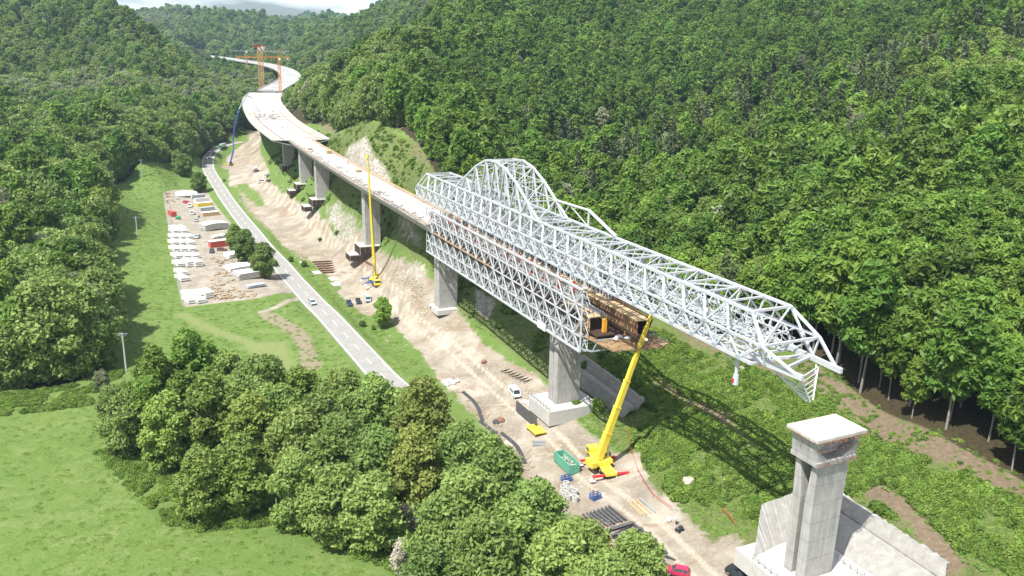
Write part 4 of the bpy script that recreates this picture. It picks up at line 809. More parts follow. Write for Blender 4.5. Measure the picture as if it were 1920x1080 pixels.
# side scaffolds hanging below the girder, left and right
for s_ in (-1, 1):
    a0, a1 = (10, 108) if s_ < 0 else (12, 100); n = 17; sa = np.linspace(a0, a1, n + 1); cw = 6.2; dz = -1.4
    lv = [26.2, 29.6, 33.2, 36.6, 40.2]
    mb = MB()
    for z in (lv[0], lv[-1]): mb.bar(G(a0, s_ * cw, z + dz), G(a1, s_ * cw, z + dz), .42)
    mb.build('scaffold_chord', 'steel', gan)
    mb = MB()
    for z in lv[1:-1]: mb.bar(G(a0, s_ * cw, z + dz), G(a1, s_ * cw, z + dz), .26)
    for i in range(n):
        a, b_ = sa[i], sa[i + 1]; mI = (a + b_) / 2
        for j in range(4):
            z0, z1 = lv[j] + dz, lv[j + 1] + dz
            if (j % 2) == 0: mb.bar(G(a, s_ * cw, z0), G(mI, s_ * cw, z1), .24); mb.bar(G(mI, s_ * cw, z1), G(b_, s_ * cw, z0), .24)
            else: mb.bar(G(a, s_ * cw, z1), G(mI, s_ * cw, z0), .24); mb.bar(G(mI, s_ * cw, z0), G(b_, s_ * cw, z1), .24)
            if j == 0: mb.bar(G(mI, s_ * cw, z0), G(mI, s_ * cw, z1), .14)
        mb.bar(G(a, s_ * cw, lv[0] + dz), G(a, s_ * cw, lv[-1] + dz), .2)
    mb.bar(G(a1, s_ * cw, lv[0] + dz), G(a1, s_ * cw, lv[3] + dz + 2.6), .34); mb.bar(G(a1, s_ * cw, lv[3] + dz + 2.6), G(sa[-2], s_ * cw, lv[2] + dz), .3)
    mb.build('scaffold_lattice', 'steel', gan)
    mb = MB(); ci_ = 4.4
    for i in range(n + 1):
        a = sa[i]
        for z in lv[:2]: mb.bar(G(a, s_ * cw, z + dz), G(a, s_ * ci_, z + dz), .16)
        mb.bar(G(a, s_ * cw, lv[0] + dz), G(a, s_ * ci_, lv[1] + dz), .16); mb.bar(G(a, s_ * ci_, lv[0] + dz), G(a, s_ * ci_, lv[1] + dz), .16)
        mb.bar(G(a, s_ * cw, lv[-1] + dz), G(a, s_ * LOW[0], LOW[1]), .3)
        if i < n:
            b_ = sa[i + 1]; mI = (a + b_) / 2
            mb.bar(G(a, s_ * ci_, lv[0] + dz), G(b_, s_ * ci_, lv[0] + dz), .26); mb.bar(G(a, s_ * ci_, lv[1] + dz), G(b_, s_ * ci_, lv[1] + dz), .2)
            mb.bar(G(a, s_ * ci_, lv[0] + dz), G(mI, s_ * ci_, lv[1] + dz), .16); mb.bar(G(mI, s_ * ci_, lv[1] + dz), G(b_, s_ * ci_, lv[0] + dz), .16); mb.bar(G(a, s_ * cw, lv[0] + dz), G(b_, s_ * ci_, lv[0] + dz), .16)
            mb.bar(G(a, s_ * cw, lv[1] + dz), G(b_, s_ * ci_, lv[1] + dz), .13)
    mb.build('scaffold_frame', 'steel', gan)
    mb = MB(); ci_ = 5.3; q = random.Random(17 + s_)
    for i in range(n):
        a, b_ = sa[i] + 1.7, sa[i + 1] + 1.7; mI = (a + b_) / 2
        for j in range(4):
            z0, z1 = lv[j] + dz + .6, lv[j + 1] + dz + .5
            mb.bar(G(a, s_ * ci_, z0), G(mI, s_ * (ci_ + .4), z1), .15); mb.bar(G(b_, s_ * ci_, z0 + .3), G(mI, s_ * ci_, z1), .13)
            if q.random() < .6: mb.bar(G(a, s_ * cw, z0), G(b_, s_ * ci_, z1 - q.random()), .11)
            if q.random() < .5: mb.bar(G(mI, s_ * cw, z1), G(mI + 1.2, s_ * 3.8, z0 + q.random()), .11)
        mb.bar(G(a, s_ * ci_, lv[0] + dz), G(a, s_ * ci_, lv[-1] + dz), .16); mb.bar(G(a, s_ * cw, lv[2] + dz), G(a + 3, s_ * 4.6, lv[3] + dz), .14)
    for z in (27.9, 31.3, 34.8): mb.bar(G(a0, s_ * ci_, z + dz), G(a1, s_ * ci_, z + dz), .14)
    for i in range(n * 2):
        a = a0 + (a1 - a0) * i / (n * 2); b_ = a + (a1 - a0) / (n * 2)
        for j in range(4):
            z0, z1 = lv[j] + dz, lv[j + 1] + dz; q1 = q.uniform(-.4, .4)
            mb.bar(G(a, s_ * 4.7, z0 + q1), G(b_, s_ * 4.7, z1 + q1), .1) if (i + j) % 2 else mb.bar(G(b_, s_ * 4.7, z0 + q1), G(a, s_ * 4.7, z1 + q1), .1)
            if j % 2 == 0: mb.bar(G(a, s_ * 4.7, z0), G(a, s_ * 6.0, z0 + 1.2), .09)
    mb.build('scaffold_brace', 'steel', gan)
# cross trusses below the form
mb = MB(); zb_ = 24.9
for a in np.linspace(12, 104, 16):
    for c0_, c1_ in ((-6, -2), (-2, 2), (2, 6)):
        if 84 < a < 98 and c0_ == -2: continue
        mb.bar(G(a, c0_, zb_), G(a, c1_, zb_), .24); mb.bar(G(a, c0_, zb_ + 2.6), G(a, c1_, zb_ + 2.6), .2); mb.bar(G(a, c0_, zb_), G(a, (c0_ + c1_) / 2, zb_ + 2.6), .16); mb.bar(G(a, (c0_ + c1_) / 2, zb_ + 2.6), G(a, c1_, zb_), .16)
mb.build('cross_truss', 'galv', gan)
# end stage: platform with debris, boom of the opened floor truss, little suspended tower
mb = MB(); A_ = G(112, -5.5, 26.2); B_ = G(114, 12.5, 27.0); mb.bar(A_, B_, .26); mb.bar(G(112, -5, 28.6), G(114, 9, 29), .22)
for k in range(7):
    t_ = k / 7; p_ = G(112 + 2 * t_, -5.5 + 18 * t_, 26.2 + .8 * t_); r_ = G(112 + 2 * t_ + .2, -4.2 + 16 * t_, 28.7); mb.bar(p_, r_, .16); t2 = (k + 1) / 7; mb.bar(r_, G(112 + 2 * t2, -5.5 + 18 * t2, 26.2 + .8 * t2), .16)
mb.bar(G(106, -6, 25), G(112, -5.5, 26.2), .3); mb.bar(G(106, 6, 25), G(112, 4, 26.4), .3)
mb.build('swing_truss', 'galv', gan)
mb = MB()
for c_ in (8, 12):
    for a in (106, 112): mb.bar(G(a, c_, 25.4), G(a + (109 - a) * .3, 10 + (c_ - 10) * .4, 28.6), .16)
mb.bar(G(106, 8, 25.4), G(112, 8, 25.4), .16); mb.bar(G(106, 12, 25.4), G(112, 12, 25.4), .16); mb.bar(G(106, 8, 25.4), G(106, 12, 25.4), .16); mb.bar(G(112, 8, 25.4), G(112, 12, 25.4), .16); mb.bar(G(106, 8, 25.4), G(112, 12, 25.4), .12)
mb.prism([G(107.5, 9, 0)[:2], G(110.5, 9, 0)[:2], G(110.5, 11, 0)[:2], G(107.5, 11, 0)[:2]], 26.6, 28.4); mb.build('suspended_stage', 'dark', gan)
# nose leg and nose ladder cage
mb = MB(); mb.tube(G(155.5, -4.6, 40.8), G(155.5, -4.6, 37.2), .32, n=10); mb.tube(G(155.5, -4.6, 37.3), G(155.5, -4.6, 35.6), .46, .56, n=10); mb.bar(G(152.5, -5.6, 41), G(155.5, -4.6, 38.6), .18); mb.build('support_leg', 'steel', gan)
MB().box(G(155.5, -5.15, 36.3), (.3, .3, .7), rz=BANG).build('leg_marker', 'red', gan)
mb = MB(); T0, T1, T2_, T3 = G(165.6, 2.6, 41.3), G(163.5, -4.3, 40.9), G(168.4, -3.7, 41.4), G(164.6, 3.2, 41.2); B0, B1, B2 = G(168.4, -.6, 37.4), G(168.0, -1.5, 37.2), G(168.5, -1.2, 37.2)
for p_, r_ in ((T0, B0), (T1, B1), (T2_, B2), (T3, B0), (T0, T2_), (T1, T2_)): mb.bar(p_, r_, .2)
mix = lambda a, b_, t_: tuple(a[i] * (1 - t_) + b_[i] * t_ for i in range(3))
for k in range(1, 6):
    t_ = k / 6; mb.bar(mix(T0, B0, t_), mix(T2_, B2, t_), .13); mb.bar(mix(T1, B1, t_), mix(T2_, B2, min(1, t_ + .16)), .13); 
mb.build('nose_frame', 'steel', gan)
# red hanger bars in a row along the left side
for k, a in enumerate(np.linspace(12, 102, 14)): MB().bar(G(a, -4.9, 35.4), G(a, -4.9, 39.0), .5).build('hanger', 'red', gan)
for k, a in enumerate(np.linspace(12, 88, 9)): MB().bar(G(a, 4.7, 35.6), G(a, 4.7, 38.8), .34).build('hanger', 'red', gan)
# machinery up in the girder
q = random.Random(5)
for m_, nm, n in (('chrome', 'winch', 7), ('dark', 'hydraulic_unit', 6), ('galv', 'cable_drum', 6)):
    for k in range(n):
        a = 5 + 130 * (k + q.random()) / n; c_ = q.uniform(-2.2, 2.2); mb = MB(); x, y, z = G(a, c_, 41.5)
        mb.box((x, y, z + .5), (1.6, 1.1, 1.0), rz=BANG); mb.tube((x - .8, y, z + 1.2), (x + .8, y, z + 1.2), .35, n=10); mb.box((x, y, z - .05), (2.0, 1.5, .12), rz=BANG); mb.build(nm, m_, gan)
# sign board hanging low on the side
sb = MB().bar(G(88.5, -6.55, 25.3), G(92.5, -6.55, 25.3), .08, 1.8); sb.build('sign_board', 'white', gan)

# formwork box for the next deck section: timber, brown panels
fw_ = empty('deck_formwork', (0, 0, 0), 0, 'brown timber formwork box for the next deck span, inside the gantry above the pier', 'formwork')
def FP_(a0, a1, pts, nm, m_):
    mb = MB(); mb.sect([[BP(a, c_, z + zl(a)) for c_, z in pts] for a in np.linspace(a0, a1, 9)]); return mb.build(nm, m_, fw_)
FP_(16, 112, [(-5.3, 29.2), (4.0, 29.2), (4.0, 29.5), (-5.3, 29.5)], 'bottom_form', 'brown')
FP_(16, 104, [(-6.6, 31.2), (-5.3, 29.4), (-5.1, 29.4), (-6.3, 33.2), (-6.5, 33.2)], 'web_form', 'brown')
FP_(16, 116, [(5.6, 33.2), (4.2, 29.4), (4.4, 29.4), (5.9, 33.2)], 'web_form', 'brown')
FP_(16, 60, [(-6.9, 31.9), (-6.5, 31.8), (-6.5, 32.0), (-7.6, 32.1)], 'timber_deck', 'timber'); FP_(16, 116.5, [(5.0, 33.25), (1.6, 33.35), (1.6, 33.5), (5.0, 33.4)], 'timber_deck', 'plank')
FP_(97, 116, [(1.7, 29.5), (1.9, 29.5), (1.9, 33.3), (1.7, 33.3)], 'inner_form', 'timber'); FP_(16, 97, [(-3.8, 32.6), (3.2, 32.6), (3.2, 32.9), (-3.8, 32.9)], 'inner_form', 'deck')
FP_(96, 109, [(-5.6, 32.6), (-2.8, 32.6), (-2.8, 32.85), (-5.6, 32.85)], 'timber_deck', 'plank'); FP_(97, 108.6, [(-5.3, 29.5), (-5.1, 29.5), (-5.1, 32.6), (-5.3, 32.6)], 'inner_form', 'plank')
mb = MB(); mb.tube(BP(97, -2.1, 33.4), BP(108.5, -2.1, 33.2), .75, n=12); mb.build('inner_form_drum', 'chrome', fw_)
MB().box((0, 0, 0), (.6, .9, 3.0), rz=BANG).build('end_form', 'amber', fw_, loc=BP(110.4, -2.6, 31.4))
mb = MB()
for k in range(26):
    a = 97.5 + k * .72; mb.bar(BP(a, 1.65, 29.6 + zl(a)), BP(a, 1.65, 33.3 + zl(a)), .13)
    if k < 16: mb.bar(BP(a, -5.4, 29.6 + zl(a)), BP(a, -5.4, 32.6 + zl(a)), .12)
mb.bar(BP(116, 1.8, 29.4), BP(116, 1.8, 33.6), .5); mb.bar(BP(116, 4.8, 29.4), BP(116, 4.8, 33.6), .45)
mb.build('form_stud', 'rust', fw_)
mb = MB()
for k in range(22): a = 97 + k * .9; mb.bar(BP(a, 4.9, 33.5 + zl(a)), BP(a, 4.9, 34.6 + zl(a)), .07)
for z in (34.0, 34.55): mb.bar(BP(97, 4.9, z + zl(97)), BP(116, 4.9, z + zl(116)), .06)
mb.build('guard_rail', 'rust', fw_)
# the stage at the end with scrap timber, sheets and bags
mb = MB().prism([BP(105, -6.2, 0)[:2], BP(118, -5, 0)[:2], BP(120, 6, 0)[:2], BP(118, 9, 0)[:2], BP(106, 7, 0)[:2]], 28.3, 28.6); mb.build('work_stage', 'timber', fw_)
mb = MB(); q = random.Random(9)
for k in range(150):
    a = q.uniform(105, 119.5); c_ = q.uniform(-5.8, 7.5); L_ = q.uniform(.6, 3.2); an = q.uniform(0, 3.14); p_ = BP(a, c_, 28.7 + q.random() * .5); mb.bar(p_, (p_[0] + L_ * math.cos(an), p_[1] + L_ * math.sin(an), p_[2] + q.uniform(-.1, .4)), .12, .06)
tag(mb.build('scrap_timber', 'timber'), 'heap of loose scrap boards on the end stage of the formwork', 'boards', kind='stuff')
def blob(mb, c, r, seed, sq=.6, n=9, k=6):
    q = random.Random(seed); rings = []
    for j in range(k + 1):
        ph = math.pi * j / k; rr = max(.02, math.sin(ph)) ; rings.append([(c[0] + r * rr * math.cos(2 * math.pi * i / n) * q.uniform(.8, 1.15), c[1] + r * rr * math.sin(2 * math.pi * i / n) * q.uniform(.8, 1.15), c[2] - r * sq * math.cos(ph) * q.uniform(.9, 1.1)) for i in range(n)])
    return mb.sect(rings)
for k, (a, c_, r_) in enumerate([(112, 0.2, .9), (113.6, 1.4, .8), (111.4, 2.0, .6), (116, 4.2, .7), (113.2, -1.4, .6)]):
    p_ = BP(a, c_, 29.1); tag(blob(MB(), p_, r_, k, .55).build('material_bag', 'offwhite', smooth=True), 'white sack lying on the end stage of the formwork', 'sack', 'white sacks on the formwork stage')

# ------------------------------------------------------------------ vehicles
def ang_of(u0, v0, u1, v1):
    a = gp(u0, v0); b_ = gp(u1, v1); return math.atan2(b_[1] - a[1], b_[0] - a[0])
def make_wheel(mb_t, mb_r, x, y, r, w_):
    mb_t.tube((x, y - w_ / 2, r), (x, y + w_ / 2, r), r, n=14); s_ = 1 if y > 0 else -1
    mb_r.tube((x, y + s_ * w_ * .5, r), (x, y + s_ * (w_ * .5 + .02), r), r * .6, n=10)
def car(loc, rz, paint, label, kind='hatch', group=None):
    """car with its nose at +x"""
    r = empty('parked_car' if kind != 'van' else 'parked_van', tuple(loc), rz, label, 'car' if kind != 'van' else 'van', group)
    if kind == 'van': L, W_, H_ = 5.0, 1.95, 1.95; prof = [(-2.5, .35), (-2.5, 1.0), (-2.4, 1.85), (-2.2, 1.95), (1.0, 1.95), (1.25, 1.85), (1.9, 1.15), (2.4, .95), (2.5, .7), (2.5, .35)]; win = [(-2.1, 1.15, 1.7), (-.7, 1.15, 1.7), (-.55, 1.15, 1.7), (.6, 1.15, 1.7)]
    elif kind == 'estate': L, W_, H_ = 4.6, 1.8, 1.5; prof = [(-2.3, .3), (-2.3, .9), (-2.1, 1.4), (-1.9, 1.48), (.3, 1.48), (.5, 1.42), (1.2, .95), (2.1, .8), (2.3, .6), (2.3, .3)]; win = None
    else: L, W_, H_ = 4.1, 1.75, 1.48; prof = [(-2.05, .3), (-2.05, .85), (-1.75, 1.3), (-1.5, 1.44), (.1, 1.48), (.35, 1.42), (1.05, .95), (1.85, .78), (2.05, .6), (2.05, .3)]; win = None
    belt = prof[1][1] + .05
    mb = MB(); rings = []
    for y, k in ((-1, 0), (-.86, 1), (.86, 1), (1, 0)):
        pass
    # lower body full width, greenhouse tucked in
    low = [(x, min(z, belt)) for x, z in prof]; hi = [p for p in prof if p[1] > belt - .12]
    mb.sect([[(x * (.985 if abs(s_) == 1 else 1), s_ * W_ / 2 * 1, z + (.0)) for x, z in low] for s_ in (-1, -.93, .93, 1)])
    mb.build('body', paint, r, bevel=.0)
    hx0 = prof[1][0] + .02; hx1 = [p[0] for p in prof if p[1] < 1.2 and p[0] > .8][0]
    roofp = [p for p in prof if p[1] > belt + .2]; x0, x1 = roofp[0][0], roofp[-1][0]; top = max(p[1] for p in prof)
    g = MB(); wy = W_ / 2 - .04; ty = W_ / 2 - (.24 if kind != 'van' else .12)
    g.add([(hx0 + .04, -wy, belt - .02), (hx1, -wy, belt - .02), (hx1, wy, belt - .02), (hx0 + .04, wy, belt - .02), (x0 + .12, -ty, top - .05), (x1 - .1, -ty, top - .05), (x1 - .1, ty, top - .05), (x0 + .12, ty, top - .05)],
          [(3, 2, 1, 0), (4, 5, 6, 7), (0, 1, 5, 4), (1, 2, 6, 5), (2, 3, 7, 6), (3, 0, 4, 7)]); g.build('windows', 'glass', r)
    p_ = MB()   # roof and pillars
    p_.box(((x0 + x1) / 2, 0, top - .03), (x1 - x0 - .1, ty * 2 + .04, .06))
    for s_ in (-1, 1):
        for xa, xb in ((hx0 + .05, x0 + .14), ((hx0 + x0) / 2 + 1.0, (hx0 + x0) / 2 + 1.1), (hx1 - .02, x1 - .12)) + (((-.2, -.2),) if kind != 'hatch' else ()):
            p_.bar((xa, s_ * (wy + .01), belt - .02), (xb, s_ * (ty + .02), top - .03), .11, .07)
    if kind == 'van':
        for s_ in (-1, 1): p_.add([(-2.44, s_ * (wy + .012), belt), (-1.6, s_ * (wy + .012), belt), (-1.6, s_ * (ty + .03), top - .04), (-2.2, s_ * (ty + .03), top - .04)], [(0, 1, 2, 3)])
    p_.build('roof', paint, r)
    t_, rim = MB(), MB(); wr = .33
    for x in (-L / 2 + .8, L / 2 - .85):
        for s_ in (-1, 1):
            t_ = MB(); rim = MB(); make_wheel(t_, rim, x, s_ * (W_ / 2 - .12), wr, .24); wo_ = t_.build('wheel', 'black', r); rim.build('rim', 'chrome', wo_)
    for s_ in (-1, 1):
        MB().box((L / 2 - .03, s_ * (W_ / 2 - .3), .68), (.1, .36, .16)).build('headlight', 'chrome', r); MB().box((-L / 2 + .01, s_ * (W_ / 2 - .2), .8), (.07, .25, .2)).build('tail_light', 'red', r)
    MB().box((L / 2, 0, .42), (.12, W_ * .9, .2)).build('bumper', 'dark', r)
    return r
RD = lambda u0, v0: gp(u0, v0)
def on_road(u, v):
    p = gp(u, v); i = int(np.argmin(np.hypot(road[:, 0] - p[0], road[:, 1] - p[1]))); i = min(max(i, 1), len(road) - 2); d_ = road[i - 1] - road[i + 1]
    return (p[0], p[1], road[i, 2] + .13), math.atan2(d_[1], d_[0])
for u_, v_, pt, lb, kd, rev in [(586, 571, 'silver', 'silver car driving on the road past the grass verge', 'estate', 0), (392, 290, 'white', 'white car at the far bend of the road behind another white car', 'van', 0), (401, 290, 'dark', 'dark car at the far bend of the road in front of the green truck', 'hatch', math.pi), (393, 297, 'white', 'small white car leaving the far bend of the road', 'hatch', 0)]:
    lc, an = on_road(u_, v_); car(lc, an + rev, pt, lb, kd)
car(gp(965, 741), ang_of(955, 727, 975, 752), 'white', 'white van parked on the haul road beside the pier footing', 'van')
car(gp(655, 572), ang_of(651, 560, 659, 580), 'navy', 'dark blue car parked beside the road, left of the small parked cars', 'estate')
car(gp(672, 568), ang_of(670, 560, 675, 575), 'carblack', 'black car parked beside the road between two other cars', 'hatch'); car(gp(690, 564), ang_of(688, 554, 692, 572), 'silver', 'pale car parked behind the round bushy tree', 'van')
car(gp(1270, 1076), ang_of(1290, 1080, 1250, 1078), 'carred', 'bright red hatchback at the bottom edge of the haul road', 'hatch'); car(gp(1382, 1082), ang_of(1370, 1072, 1400, 1090), 'carblack', 'black car at the bottom edge beside the free-standing pier', 'hatch')
car(gp(490, 342), .4, 'white', 'white van standing on the haul road under the viaduct', 'van'); car(gp(505, 341), 1.2, 'carblack', 'black car standing on the haul road under the viaduct', 'hatch')
car(gp(502, 331), 1.2, 'silver', 'pale pickup beside the viaduct footing', 'estate')
for u_, v_, an, pt, lb, kd in [(350, 381, -.2, 'carred', 'red car parked in the storage yard beside the sheds', 'hatch'), (356, 388, -1.2, 'white', 'white van in the storage yard, nearer the red car', 'van'), (360, 402, -1.2, 'white', 'white van in the storage yard, second from the red car', 'van'), (368, 415, -1.3, 'silver', 'small pale car in the storage yard below the white vans', 'hatch'), (370, 446, -1.45, 'silver', 'silver blue car between the slab stacks and the red container', 'estate'), (397, 473, -1.3, 'dark', 'dark car in front of the big red container', 'hatch'), (416, 470, .3, 'rust', 'dark red car parked at the right end of the big red container', 'hatch')]:
    car(gp(u_, v_), an, pt, lb, kd)

def truck_base(r, L, cabm, cabx, chas='dark', wheels=(-3.5, -2.2, 2.0, 3.4), W_=2.5, wr=.52):
    MB().box((0, 0, .95), (L, .9, .3)).build('chassis', chas, r)
    for x in wheels:
        for s_ in (-1, 1): t_ = MB(); rim = MB(); make_wheel(t_, rim, x, s_ * (W_ / 2 - .2), wr, .4); wo_ = t_.build('wheel', 'black', r); rim.build('rim', 'grey', wo_)
    c_ = MB(); c_.sect([[(x, s_ * W_ / 2, z) for x, z in ((cabx - 1.05, .8), (cabx - 1.05, 2.9), (cabx + .75, 2.95), (cabx + 1.05, 1.9), (cabx + 1.1, .8))] for s_ in (-1, 1)]); cab = c_.build('cab', cabm, r)
    g = MB(); g.bar((cabx + 1.07, -1.05, 1.95), (cabx + .8, -1.05, 2.75), .04, .02); g.add([(cabx + 1.09, -1.1, 1.9), (cabx + 1.09, 1.1, 1.9), (cabx + .83, 1.1, 2.75), (cabx + .83, -1.1, 2.75)], [(0, 1, 2, 3)])
    for s_ in (-1, 1): g.add([(cabx - .1, s_ * (W_ / 2 + .012), 1.9), (cabx + .85, s_ * (W_ / 2 + .012), 1.9), (cabx + .6, s_ * (W_ / 2 + .012), 2.65), (cabx - .1, s_ * (W_ / 2 + .012), 2.65)], [(0, 1, 2, 3)])
    g.build('cab_window', 'glass', cab)
lc, an = on_road(417, 279); tk = empty('tank_truck', lc, an, 'green-cabbed truck with a long grey box trailer on the far bend of the road', 'truck')
truck_base(tk, 12, 'truckgreen', 4.8, wheels=(-4.8, -3.5, -2.2, 1.9, 4.9)); MB().box((-1.3, 0, 2.5), (9.0, 2.5, 2.6)).build('trailer_box', 'silver', tk, bevel=.12)
mt = empty('concrete_mixer', tuple(gp(480, 322)), 2.1, 'white concrete mixer truck on the haul road below the viaduct', 'truck'); truck_base(mt, 8.5, 'white', 3.3, wheels=(-3.2, -1.9, 1.6, 3.3))
mb = MB(); 
mb.tube((1.9, 0, 2.2), (.4, 0, 2.5), .75, 1.2, 12); mb.tube((.4, 0, 2.5), (-1.8, 0, 2.9), 1.2, 1.15, 12); mb.tube((-1.8, 0, 2.9), (-3.6, 0, 3.4), 1.15, .5, 12); mb.build('mixing_drum', 'white', mt, smooth=True); MB().bar((-3.8, 0, 2.9), (-4.6, 0, 1.7), .5, .12).build('chute', 'grey', mt)

# telescopic cranes
def boom(root, a, b_, n, w0, m, name='boom'):
    a = Vector(a); b_ = Vector(b_); bm_ = None
    for k in range(n):
        t0 = k / n - (.04 if k else 0); t1 = (k + 1) / n; w_ = w0 * (1 - .12 * k) ; p_ = a.lerp(b_, max(0, t0)); r_ = a.lerp(b_, t1)
        mb = MB(); mb.bar(p_, r_, w_, w_ * 1.2); e = a.lerp(b_, t1 - .008); mb.bar(e, r_, w_ * 1.14, w_ * 1.35); mb.build('boom_section', m, root)
def mobile_crane(base, head, carrier_ang, boom_world_tip, mcar, mtop, mleg, label, w0=1.25, n=6, L=11.5):
    r = empty('mobile_crane', tuple(base), carrier_ang, label, 'crane')
    MB().box((0, 0, 1.15), (L, 2.5, .6)).build('carrier', mcar, r, bevel=.06)
    for x in np.linspace(-L / 2 + 1.2, L / 2 - 1.6, 5):
        for s_ in (-1, 1): t_ = MB(); rim = MB(); make_wheel(t_, rim, x, s_ * 1.08, .62, .5); wo_ = t_.build('wheel', 'black', r); rim.build('rim', 'grey', wo_)
    c_ = MB(); cx_ = L / 2 - .6; c_.sect([[(x, s_ * 1.25, z) for x, z in ((cx_ - 1.2, .75), (cx_ - 1.2, 2.5), (cx_ + .8, 2.6), (cx_ + 1.2, 1.7), (cx_ + 1.25, .75))] for s_ in (-1, 1)]); cab = c_.build('cab', mtop, r)
    g = MB(); g.add([(cx_ + 1.23, -1.1, 1.65), (cx_ + 1.23, 1.1, 1.65), (cx_ + .9, 1.1, 2.45), (cx_ + .9, -1.1, 2.45)], [(0, 1, 2, 3)])
    for s_ in (-1, 1): g.add([(cx_ - .9, s_ * 1.265, 1.6), (cx_ + .8, s_ * 1.265, 1.6), (cx_ + .6, s_ * 1.265, 2.35), (cx_ - .9, s_ * 1.265, 2.35)], [(0, 1, 2, 3)])
    g.build('cab_window', 'glass', cab)
    for x in (-L / 2 + .6, L * .18):
        for s_ in (-1, 1):
            MB().box((x, s_ * 2.5, .95), (.5, 3.2, .38)).build('outrigger', mleg, r); mb = MB(); mb.tube((x, s_ * 4.0, .1), (x, s_ * 4.0, 1.1), .16); mb.box((x, s_ * 4.0, .08), (1.1, 1.1, .16)); mb.build('outrigger_pad', 'offwhite', r)
    ca, sa = math.cos(-carrier_ang), math.sin(-carrier_ang); d_ = np.array(boom_world_tip) - np.array(base); tip = (d_[0] * ca - d_[1] * sa, d_[0] * sa + d_[1] * ca, d_[2]); ta = math.atan2(tip[1], tip[0])
    up_ = empty('superstructure', (-.8, 0, 0), ta); up_.parent = r
    del_ = MB(); del_.box((-.4, 0, 1.95), (4.6, 2.4, .9), taper=(.95, .9)); del_.box((-3.0, 0, 2.1), (1.3, 2.9, 1.3)); del_.tube((-1.6, -.7, 2.7), (-1.6, .7, 2.7), .42, n=12); del_.build('turntable', mtop, up_, bevel=.05)
    cb = MB(); cb.sect([[(x, y, z) for x, z in ((1.0, 1.5), (1.0, 3.0), (2.3, 3.0), (2.9, 2.2), (2.9, 1.5))] for y in (1.0, 1.85)]); cb.build('operator_cab', mtop, up_)
    MB().box((2.0, 1.43, 2.5), (1.5, .9, .7)).build('operator_window', 'glass', up_)
    foot = Vector((-1.2 + -.8 * 0, 0, 2.7)); D_ = math.hypot(tip[0] + .8 * math.cos(0), tip[1]); tl = Vector((math.hypot(tip[0] + .8, tip[1]), 0, tip[2]))
    up_.rotation_euler = (0, 0, math.atan2(tip[1], tip[0] + .8))
    boom(up_, foot, tl, n, w0, mtop); dirv = (tl - foot).normalized(); MB().tube((1.2, 0, 1.9), foot + dirv * 6.5, .24, n=8).build('lift_cylinder', 'chrome', up_)
    hb = MB(); hb.box((tl.x, 0, tl.z), (.9, .9, 1.3)); hb.build('boom_head', mtop, up_)
    return r
c1b = gp(1127, 876); c1 = mobile_crane(c1b, None, ang_of(1150, 905, 1105, 850), tuple(at(1231, 563, 38.5)), 'yellow', 'yellow', 'red', 'yellow telescopic crane with red outriggers beside the green skip, boom leaning up to the gantry', 1.2, 6)
c2b = gp(702, 531); tz = aty(689, 293, c2b[1] - 3)
c2 = mobile_crane(c2b, None, ang_of(698, 520, 714, 540), tuple(tz), 'blue', 'yellow', 'blue', 'yellow and blue telescopic crane on the haul road, boom almost upright before the viaduct', 1.0, 6, 10.5)
# concrete pump with its blue folding boom
pb = gp(433, 310); pu = empty('concrete_pump', tuple(pb), 1.9, 'concrete pump truck with long blue boom reaching over the curved deck', 'pump truck')
truck_base(pu, 9.5, 'white', 3.8, wheels=(-3.6, -2.3, 1.8, 3.4)); mb = MB(); mb.box((-3.2, 0, 2.0), (2.2, 2.0, 1.2)); mb.box((1.2, 0, 2.2), (1.6, 1.6, 1.6)); mb.build('pump_unit', 'dark', pu)
for s_ in (-1, 1):
    for x in (-2.5, 2.0): MB().bar((x, s_ * .8, 1.1), (x + (1 if x > 0 else -1), s_ * 5.6, .7), .4, .3).build('outrigger', 'yellow', pu)
inv = Matrix.Translation(pb) @ Matrix.Rotation(1.9, 4, 'Z'); inv = inv.inverted()
Yb = pb[1]; bp_ = [tuple(pb + np.array([0, 0, 2.8]))] + [tuple(aty(a, b_, Yy)) for a, b_, Yy in ((438, 282, Yb), (437, 262, Yb), (441, 232, Yb + 2), (448, 205, Yb + 4), (463, 179, Yb + 12), (471, 183, Yb + 25), (483, 203, Yb + 6))]
for k in range(len(bp_) - 1):
    mb = MB(); w_ = 1.1 - .11 * k; mb.bar(inv @ Vector(bp_[k]), inv @ Vector(bp_[k + 1]), w_ * .75, w_ * .9); mb.build('boom_section', 'blue' if k < 4 else 'galv', pu)

